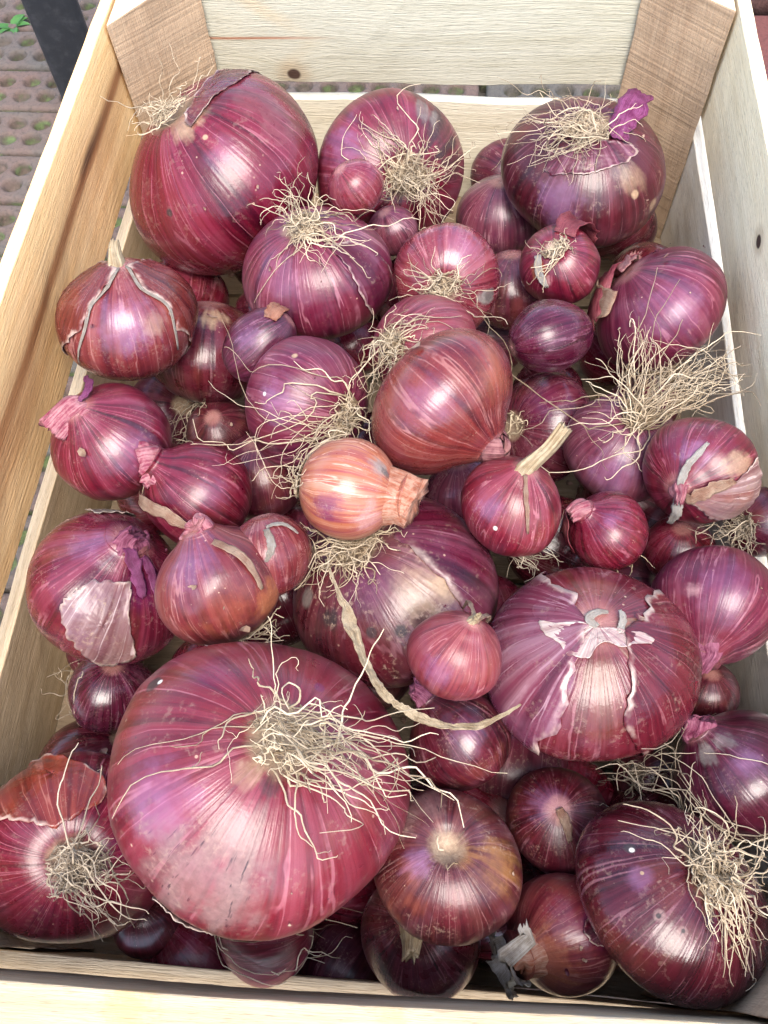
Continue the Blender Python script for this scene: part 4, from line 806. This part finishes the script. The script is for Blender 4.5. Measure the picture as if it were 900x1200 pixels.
def skin_patch(dirs, bvh, c, R, mat, parent, curl, seed):
    """torn outer skin: a shell over part of the bulb with a ragged, slightly lifted rim"""
    D_ = [Vector(d).normalized() for d in dirs]
    n = sum(D_, Vector()).normalized()
    e1 = n.orthogonal().normalized(); e2 = n.cross(e1)
    def flat(d):
        ang = n.angle(d); t = d - n * d.dot(n)
        if t.length < 1e-6: return Vector((0, 0))
        t.normalize(); return Vector((t.dot(e1), t.dot(e2))) * ang
    pl = [flat(d) for d in D_]
    m = len(pl); NB = 84; B = []
    per = [0]
    for i in range(m): per.append(per[-1] + (pl[(i + 1) % m] - pl[i]).length)
    for q in range(NB):
        s = per[-1] * q / NB
        i = max(j for j in range(m) if per[j] <= s); t = (s - per[i]) / max(1e-6, per[i + 1] - per[i])
        B.append(pl[i].lerp(pl[(i + 1) % m], t))
    size = sum(b.length for b in B) / NB
    B2 = []
    for q in range(NB):      # round the corners a little, then roughen
        b = (B[q - 2] + B[q - 1] + B[q] * 2 + B[(q + 1) % NB] + B[(q + 2) % NB]) / 6
        rg = min(1, .25 + .75 * max(0, curl - .4))
        f = 1 + rg * .11 * noise.noise(Vector((b.x * 6 / size, b.y * 6 / size, seed))) + rg * .07 * noise.noise(Vector((b.x * 17 / size, b.y * 17 / size, seed + 9)))
        B2.append(b * f)
    NR = 12; V = []; F_ = []; rim = []
    for j in range(NR + 1):
        s = (j / NR) ** .8
        for q in range(NB):
            b = B2[q] * max(s, .001); ang = b.length
            d = (n * math.cos(ang) + (e1 * b.x + e2 * b.y) / max(ang, 1e-6) * math.sin(ang)).normalized()
            p, nn = on_surface(bvh, c, R, d)
            lf = .00045 + .001 * curl * max(0, (s - .72) / .28) ** 2 * (.55 + 1.1 * noise.noise(Vector((b.x * 4 / size, b.y * 4 / size, seed + 3)))) + .00035 * noise.noise(Vector((b.x * 9 / size, b.y * 9 / size, seed + 5)))
            V.append(p + nn * max(.00025, lf)); rim.append(s)
    for j in range(NR):
        for q in range(NB):
            F_.append((j * NB + q, j * NB + (q + 1) % NB, (j + 1) * NB + (q + 1) % NB, (j + 1) * NB + q))
    me = mesh_from(V, F_)
    me.attributes.new('rim', 'FLOAT', 'POINT').data.foreach_set('value', np.array(rim, dtype=np.float32))
    o = link('torn_skin', me, mat, parent)
    so = o.modifiers.new('thickness', 'SOLIDIFY'); so.thickness = .0003; so.offset = 1
    return o

# ellipsoids of all bulbs, to keep roots and leaves outside them
ELL = []
for d in ONIONS:
    ELL.append((np.array(d['c']), d['R'], d['k'], np.array(Quaternion(d['q']).to_matrix())))
    if 'lobe' in d:
        l = d['lobe']; ELL.append((np.array(l['c']), l['R'], l['k'], np.array(Quaternion(l['q']).to_matrix())))
for (c, R, ax, _) in LOWER:
    ELL.append((np.array(c), R, .9, np.eye(3)))
ELL_C = np.array([e[0] for e in ELL]); ELL_R = np.array([e[1] for e in ELL])

def push_out(P, margin=.0009, skip_far=True):
    """P: (n,3) points; moves those inside a bulb to just above its surface"""
    lo, hi = P.min(0) - .02, P.max(0) + .02
    for (c, R, k, B) in ELL:
        if (c + R < lo).any() or (c - R > hi).any(): continue
        L_ = (P - c) @ B
        sc = np.array([1.015 * R + margin, 1.015 * R + margin, k * R * 1.0 + margin])
        q = L_ / sc
        rr = np.sqrt((q * q).sum(1)); ins = rr < 1
        if ins.any():
            q[ins] /= np.maximum(rr[ins], .15)[:, None]
            q[ins] = q[ins] / np.sqrt((q[ins] ** 2).sum(1))[:, None]
            L_[ins] = q[ins] * sc
            P[ins] = (L_ @ B.T + c)[ins]
    P[:, 0] = np.clip(P[:, 0], -HX + .001, HX - .001)
    return P

def root_mesh(base, axis, plate_r, bundles, inv, seed, thick=.00036):
    r = np.random.default_rng(seed)
    base = np.array(base); axis = np.array(axis)
    t1 = np.cross(axis, [.3, .5, .8]); t1 /= np.linalg.norm(t1); t2 = np.cross(axis, t1)
    NS = 22; SD = 5
    strands = []; rad = []; tone = []
    for (n, end, spread) in bundles:
        end = np.array(end)
        for _ in range(max(1, int(n * .82))):
            a = r.uniform(0, 6.28); q = plate_r * math.sqrt(r.uniform(0, 1))
            p0 = base + (t1 * math.cos(a) + t2 * math.sin(a)) * q - axis * .002
            v = r.normal(size=3); v /= max(1, np.linalg.norm(v) / 1.7)
            e = end + v * spread * np.array([.8, .8, .35])
            if r.random() < .06: e = end + v * spread * 1.6
            if r.random() < .18: e = p0 + (e - p0) * r.uniform(.25, .6)
            Ld = np.linalg.norm(e - p0)
            d0 = axis * .7 + (e - p0) / Ld * .7 + (t1 * math.cos(a) + t2 * math.sin(a)) * .4 + r.normal(size=3) * .33
            d0 /= np.linalg.norm(d0)
            c1 = p0 + d0 * (Ld * r.uniform(.25, .50) + .003)
            c2 = e + (p0 - e) * .25 + r.normal(size=3) * Ld * .14 + np.array([0, 0, Ld * r.uniform(-.05, .22)])
            t = np.linspace(0, 1, NS)[:, None]
            P = (1 - t) ** 3 * p0 + 3 * (1 - t) ** 2 * t * c1 + 3 * (1 - t) * t * t * c2 + t ** 3 * e
            # kinks: sum of smooth random waves plus a few abrupt bends
            wv = np.zeros_like(P)
            amp = .0009 + .038 * Ld
            for fq in (1.5, 3, 5.5, 9):
                wv += np.sin(t * fq * 6.28 * r.uniform(.7, 1.3) + r.uniform(0, 6.28, 3)) * r.normal(size=3) * amp / fq ** .95
            P = P + wv * np.minimum(1, t * 3)
            for _k in range(r.integers(0, 3)):
                i0 = r.integers(6, NS - 3); P[i0:] += r.normal(size=3) * .13 * Ld * np.linspace(0, 1, NS - i0)[:, None]
            P = push_out(P)
            # resample smoothing after the push
            P[1:-1] = P[1:-1] * .6 + (P[:-2] + P[2:]) * .2
            P = push_out(P, .0007)
            strands.append(P)
            th = thick * r.uniform(.5, 1.35)
            rad.append(th * (1.0 - .65 * t[:, 0] ** 1.4) * (1 + .12 * np.sin(t[:, 0] * 40 + r.uniform(0, 6))))
            tone.append(r.uniform(.1, 1.0) * np.clip(.15 + t[:, 0] * 3, 0, 1))
            if r.random() < .40:      # side hair
                i0 = r.integers(7, NS - 4); ln = Ld * r.uniform(.15, .35)
                dirv = r.normal(size=3); dirv /= np.linalg.norm(dirv)
                tt = np.linspace(0, 1, NS)[:, None]
                Q = P[i0] + dirv * ln * tt + r.normal(size=3) * ln * .3 * tt ** 2 + np.sin(tt * 9 + r.uniform(0, 6, 3)) * r.normal(size=3) * ln * .05 * tt
                strands.append(push_out(Q)); rad.append(np.full(NS, th * .45) * (1 - .5 * tt[:, 0])); tone.append(np.full(NS, tone[-1][-1]))
    m = len(strands)
    S_ = np.array(strands); Rr = np.array(rad)
    T = np.gradient(S_, axis=1); T /= np.maximum(1e-9, np.linalg.norm(T, axis=2, keepdims=True))
    up = np.array([.21, .13, .97]); s = np.cross(T, up); s /= np.maximum(1e-6, np.linalg.norm(s, axis=2, keepdims=True)); q = np.cross(s, T)
    an = np.arange(SD) * 2 * np.pi / SD
    V = S_[:, :, None, :] + (s[:, :, None, :] * np.cos(an)[None, None, :, None] + q[:, :, None, :] * np.sin(an)[None, None, :, None]) * Rr[:, :, None, None]
    V = V.reshape(-1, 3)
    M4 = np.array(inv)
    V = V @ M4[:3, :3].T + M4[:3, 3]
    I = np.arange(m * NS * SD).reshape(m, NS, SD)
    A = I[:, :-1, :]; Bq = I[:, 1:, :]
    F_ = np.stack([A, np.roll(A, -1, 2), np.roll(Bq, -1, 2), Bq], -1).reshape(-1, 4)
    me = bpy.data.meshes.new('roots')
    me.vertices.add(len(V)); me.vertices.foreach_set('co', V.astype(np.float32).ravel())
    me.loops.add(F_.size); me.loops.foreach_set('vertex_index', F_.astype(np.int32).ravel())
    me.polygons.add(len(F_)); me.polygons.foreach_set('loop_start', np.arange(0, F_.size, 4, dtype=np.int32))
    me.polygons.foreach_set('use_smooth', [True] * len(F_))
    at = me.attributes.new('tone', 'FLOAT', 'POINT')
    at.data.foreach_set('value', np.repeat(np.array(tone, dtype=np.float32).ravel(), SD))
    me.update(); me.validate()
    return me

def neck_mesh(c, R, k, end, r0, r1, flat, seed, pleat=1.0):
    """withered neck: a pleated, flattened tube from the top of the bulb to its torn end"""
    r = random.Random(seed)
    e = Vector(end) * R + c
    p0 = c + Vector((0, 0, k * R * .80)); p1 = c + Vector((0, 0, k * R * 1.0 + R * .06))
    path = catmull([p0, p1, p1.lerp(e, .5) + Vector((r.uniform(-1, 1), r.uniform(-1, 1), .4)) * R * .05, e], 20)
    V = []; F_ = []; UV = []; na = 40
    t0 = (path[-1] - path[-3]).normalized()
    s0 = t0.orthogonal().normalized()
    ph = [r.uniform(0, 6.28) for _ in range(5)]
    for i, p in enumerate(path):
        u = i / (len(path) - 1)
        t = (path[min(i + 1, len(path) - 1)] - path[max(i - 1, 0)]).normalized()
        s = (s0 - t * s0.dot(t)).normalized(); q = t.cross(s)
        rad = R * (r0 * 1.25 * (1 - u) ** 1.4 + (r0 * .85 + (r1 - r0 * .85) * u) * (1 - (1 - u) ** 1.4))
        fl = 1 - (1 - flat) * min(1, u * 1.6)
        for j in range(na):
            a = 2 * math.pi * j / na
            pl = 1 + pleat * ((.05 + .10 * u) * math.sin(7 * a + ph[0] + u * 1.2) + (.03 + .07 * u) * math.sin(12 * a + ph[1] - u * 2) + .04 * math.sin(3 * a + ph[2]))
            end_r = t * R * .12 * (noise.noise(Vector((math.cos(a) * 2.2, math.sin(a) * 2.2, seed))) + .6 * noise.noise(Vector((math.cos(a) * 7, math.sin(a) * 7, seed)))) * (u > .93)
            V.append(p + (s * math.cos(a) + q * math.sin(a) * fl) * rad * pl + end_r); UV.append((j / na if j < na else 1, u))
    n = len(path)
    for i in range(n - 1):
        for j in range(na):
            F_.append((i * na + j, i * na + (j + 1) % na, (i + 1) * na + (j + 1) % na, (i + 1) * na + j))
    # the torn end folds inwards
    b = len(V); pe = path[-1] - (path[-1] - path[-3]).normalized() * R * .05
    for j in range(na):
        V.append(pe.lerp(V[(n - 1) * na + j], .45)); UV.append((j / na, 1.0))
    V.append(pe - (path[-1] - path[-3]).normalized() * R * .02); UV.append((0, 1))
    for j in range(na):
        F_.append(((n - 1) * na + j, (n - 1) * na + (j + 1) % na, b + (j + 1) % na, b + j)); F_.append((b + j, b + (j + 1) % na, b + na))
    return mesh_from(V, F_, True, UV)

GROUP = 'red onions heaped in the crate'
GREY_ROOTS = {13, 22, 43, 46, 48, 49, 50, 42}
for idx, d in enumerate(ONIONS):
    R, k, c0 = d['R'], d['k'], Vector(d['c'])
    Q = Quaternion(d['q'])
    axis = Q @ Vector((0, 0, 1))
    simple = not any(x in d for x in ('nk', 'rt', 'rb', 'sk', 'lobe'))
    seed = idx * 3.37 + 1.3
    rn, ln = (d['nk'][1], .08 + .35 * max(0, d['nk'][1] - .2)) if 'nk' in d else (.07, .03)
    me = bulb_mesh(R, k, idx + (1003 if idx == 8 else 10), rn, ln, .34 if idx == 37 else .16 if 'rt' in d else .08)
    mat = onion_mat('onion_skin', d['cls'], R, k * R, seed, d.get('pt', ()))
    loc = c0 - axis * (k * R)
    if simple:
        o = link('onion', me, mat)
        root = o
    else:
        root = link('onion', None)
    root.location = loc; root.rotation_mode = 'QUATERNION'; root.rotation_quaternion = Q
    tag(root, d['lab'], 'onion', GROUP)
    if simple: continue
    inv = (Matrix.Translation(loc) @ Q.to_matrix().to_4x4()).inverted()
    link('bulb', me, mat, root)
    C = Vector((0, 0, k * R))
    bvh = bvh_of(me)
    if 'lobe' in d:
        l = d['lobe']
        lme = bulb_mesh(l['R'], l['k'], 77, .08, .03)
        lm = onion_mat('onion_lobe_skin', 'coppink', l['R'], l['k'] * l['R'], 4.4, [((.35, -.2, .9), .5, 'crim', .0)])
        lq = Quaternion(l['q']); lz = lq @ Vector((0, 0, 1))
        lo = link('second_lobe', lme, lm, root)
        lo.matrix_local = inv @ (Matrix.Translation(Vector(l['c']) - lz * l['k'] * l['R']) @ lq.to_matrix().to_4x4())
        lb = bvh_of(lme); lc = Vector((0, 0, l['k'] * l['R']))
        for q, (dirs, lf, wd, col) in enumerate(d['rb2']):
            ds = catmull(dirs, 14); pn = [on_surface(lb, lc, l['R'], v) for v in ds]
            ribbon([p + n * .0008 for p, n in pn], [n for p, n in pn], wd * .001, PM[col], lo, 'torn_edge', q + 5)
    if 'nk' in d:
        e, r0, r1, fl, col = d['nk']
        link('neck', neck_mesh(C, R, k, e, r0, r1, fl, idx, .4 if col in ('neckorange', 'neckcut') else 1.0), PM[col], root)
    for q, (dirs, lf, wd, col) in enumerate(d.get('rb', ())):
        ds = catmull(dirs, 16); lfs = np.interp(np.linspace(0, 1, 17), np.linspace(0, 1, len(lf)), lf)
        pn = [on_surface(bvh, C, R, v) for v in ds]
        ribbon([p + n * float(h) * .001 for (p, n), h in zip(pn, lfs)], [n for p, n in pn], wd * .001, PM[col], root, 'torn_edge' if col == 'edgewhite' else 'papery_flap', idx * 7 + q, .45 if wd > 4 else .2)
    for q, (dirs, col, cu) in enumerate(d.get('sk', ())):
        skin_patch(dirs, bvh, C, R, onion_mat('torn_skin', col, R, k * R, seed + 2.2, (), True, .6 * min(1, cu) if cu > .4 else 0), root, cu, idx * 5 + q)
    if 'rt' in d:
        ro = link('roots', root_mesh(c0 - axis * k * R * .86, -axis, R * .16 + .0015, d['rt'], inv, idx + 300), ROOT_GREY if idx in GREY_ROOTS else ROOT, root)
        tag(ro, kind='stuff')

# lower layer glimpsed in the gaps
LM = []
for q in range(3):
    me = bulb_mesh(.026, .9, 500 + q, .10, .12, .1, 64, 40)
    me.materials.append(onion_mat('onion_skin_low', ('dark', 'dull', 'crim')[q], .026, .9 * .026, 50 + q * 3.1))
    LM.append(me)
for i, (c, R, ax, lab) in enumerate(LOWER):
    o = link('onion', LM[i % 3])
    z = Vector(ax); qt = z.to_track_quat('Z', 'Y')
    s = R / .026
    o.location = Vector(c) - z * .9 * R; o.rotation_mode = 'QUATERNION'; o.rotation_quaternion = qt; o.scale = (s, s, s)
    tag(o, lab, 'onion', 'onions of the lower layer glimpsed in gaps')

# ------------------------------------------------------------------ loose dry leaf lying across the onions
leaf = link('dry_leaf', None)
leaf.location = LEAF[0]
tag(leaf, 'long withered straw coloured leaf lying across the onions beside the huge flat onion', 'dry leaf')
for nm, lo, hi, wd, tw, sd_ in (('blade', 0, 6, .0050, 1.1, 91), ('stalk', 4, 9, .0034, .8, 92)):
    pts = np.array([tuple(p) for p in catmull(LEAF[lo:hi], 40)])
    for _ in range(2):
        pts = push_out(pts, .0014)
        pts[1:-1] = pts[1:-1] * .6 + (pts[:-2] + pts[2:]) * .2
    pts += rng.normal(size=pts.shape) * .00018 + (.0006 if nm == 'stalk' else 0)
    pv = [Vector(p) - Vector(LEAF[0]) for p in pts]
    nn = []
    for i in range(len(pv)):
        t = (pv[min(i + 1, len(pv) - 1)] - pv[max(i - 1, 0)]).normalized()
        n0 = (Vector((0, -.25, 1)) - t * Vector((0, -.25, 1)).dot(t)).normalized()
        nn.append(Quaternion(t, tw * math.sin(i * .16 + 1)) @ n0)
    ribbon(pv, nn, wd, PM['leaf'], leaf, nm, sd_, .35, (.35, .35), .00025, .45, False)

# crumbs of soil and skin on the crate floor
V = []; F_ = []
for i in range(420):
    c = Vector((rng.uniform(-.175, .175), rng.uniform(-.26, .26) if rng.random() < .6 else rng.uniform(-.262, -.23), .0182))
    r_ = rng.uniform(.0008, .0032); a0 = rng.uniform(0, 6.28); b0 = len(V); nn_ = 6
    for j in range(nn_):
        q = a0 + j * 6.283 / nn_; rr = r_ * rng.uniform(.5, 1.2)
        V.append(c + Vector((math.cos(q) * rr, math.sin(q) * rr, rng.uniform(0, .4) * r_)))
    V.append(c + Vector((0, 0, r_ * rng.uniform(.3, .9))))
    F_ += [(b0 + j, b0 + (j + 1) % nn_, b0 + nn_) for j in range(nn_)]
# loose flakes of skin that settled on the upper onions
FV = []; FF = []
def top_z(x, y):
    best = None
    for (c, R, k, B) in ELL:
        if (x - c[0]) ** 2 + (y - c[1]) ** 2 > R * R: continue
        A_ = np.diag([1 / R ** 2, 1 / R ** 2, 1 / (k * R) ** 2]); Mx = B @ A_ @ B.T
        dx = np.array([x - c[0], y - c[1], 0]); e3 = np.array([0, 0, 1.])
        qa, qb, qc = e3 @ Mx @ e3, 2 * e3 @ Mx @ dx, dx @ Mx @ dx - 1
        ds_ = qb * qb - 4 * qa * qc
        if ds_ > 0:
            z_ = c[2] + (-qb + math.sqrt(ds_)) / (2 * qa)
            if best is None or z_ > best[0]:
                g_ = Mx @ np.array([x - c[0], y - c[1], z_ - c[2]]); best = (z_, g_ / np.linalg.norm(g_))
    return best
for i in range(95):
    x, y = rng.uniform(-.17, .17), rng.uniform(-.26, .24)
    b_ = top_z(x, y)
    if b_ is None: continue
    nrm = Vector(b_[1]); c = Vector((x, y, b_[0])) + nrm * .0012
    e1 = nrm.orthogonal().normalized(); e2 = nrm.cross(e1)
    a0 = rng.uniform(0, 6.28); L_ = rng.uniform(.0005, .0018) if i % 7 else rng.uniform(.002, .0038); wd = L_ * rng.uniform(.3, .8); b0 = len(FV)
    for j in range(8):
        q = j * 6.283 / 8; uu = math.cos(q) * L_ * rng.uniform(.6, 1.1); vv = math.sin(q) * wd * rng.uniform(.6, 1.1)
        FV.append(c + (e1 * math.cos(a0) + e2 * math.sin(a0)) * uu + (e2 * math.cos(a0) - e1 * math.sin(a0)) * vv + nrm * (uu * uu / L_ * .35 + rng.uniform(0, .0004)))
    FV.append(c)
    FF += [(b0 + j, b0 + (j + 1) % 8, b0 + 8) for j in range(8)]
N = NT('flakes')
ob = N.n('TexCoord').outputs['Object']
fk = N.noise(ob, 60, 1)
fm = N.finish(N.mix(N.step(fk, .46, .54), N.mix(N.step(fk, .36, .44), (.22, .14, .09), (.08, .008, .02)), (.30, .20, .14)), .6, translucent=.2)
tag(link('skin_flakes', mesh_from(FV, FF, False), fm), kind='stuff')

N = NT('crumbs')
ob = N.n('TexCoord').outputs['Object']
dm = N.finish(N.mix(N.step(N.noise(ob, 90, 2), .4, .6), (.10, .06, .04), (.40, .22, .15)), .85)
tag(link('debris', mesh_from(V, F_, False), dm), kind='stuff')

V, F_ = tube_mesh(catmull(STICK, 10), [.0016 + .0003 * math.sin(i * 1.7) for i in range(11)], 7)  # pale stick added to stand in for a sunlit sliver
sk = link('sliver_stick', mesh_from(V, F_, True, [(i % 7 / 7, i / 77) for i in range(77)]), PM['straw'])
tag(sk, 'pale stick added for a sunlit sliver beside the rust skinned onion at the side plank', 'stalk')
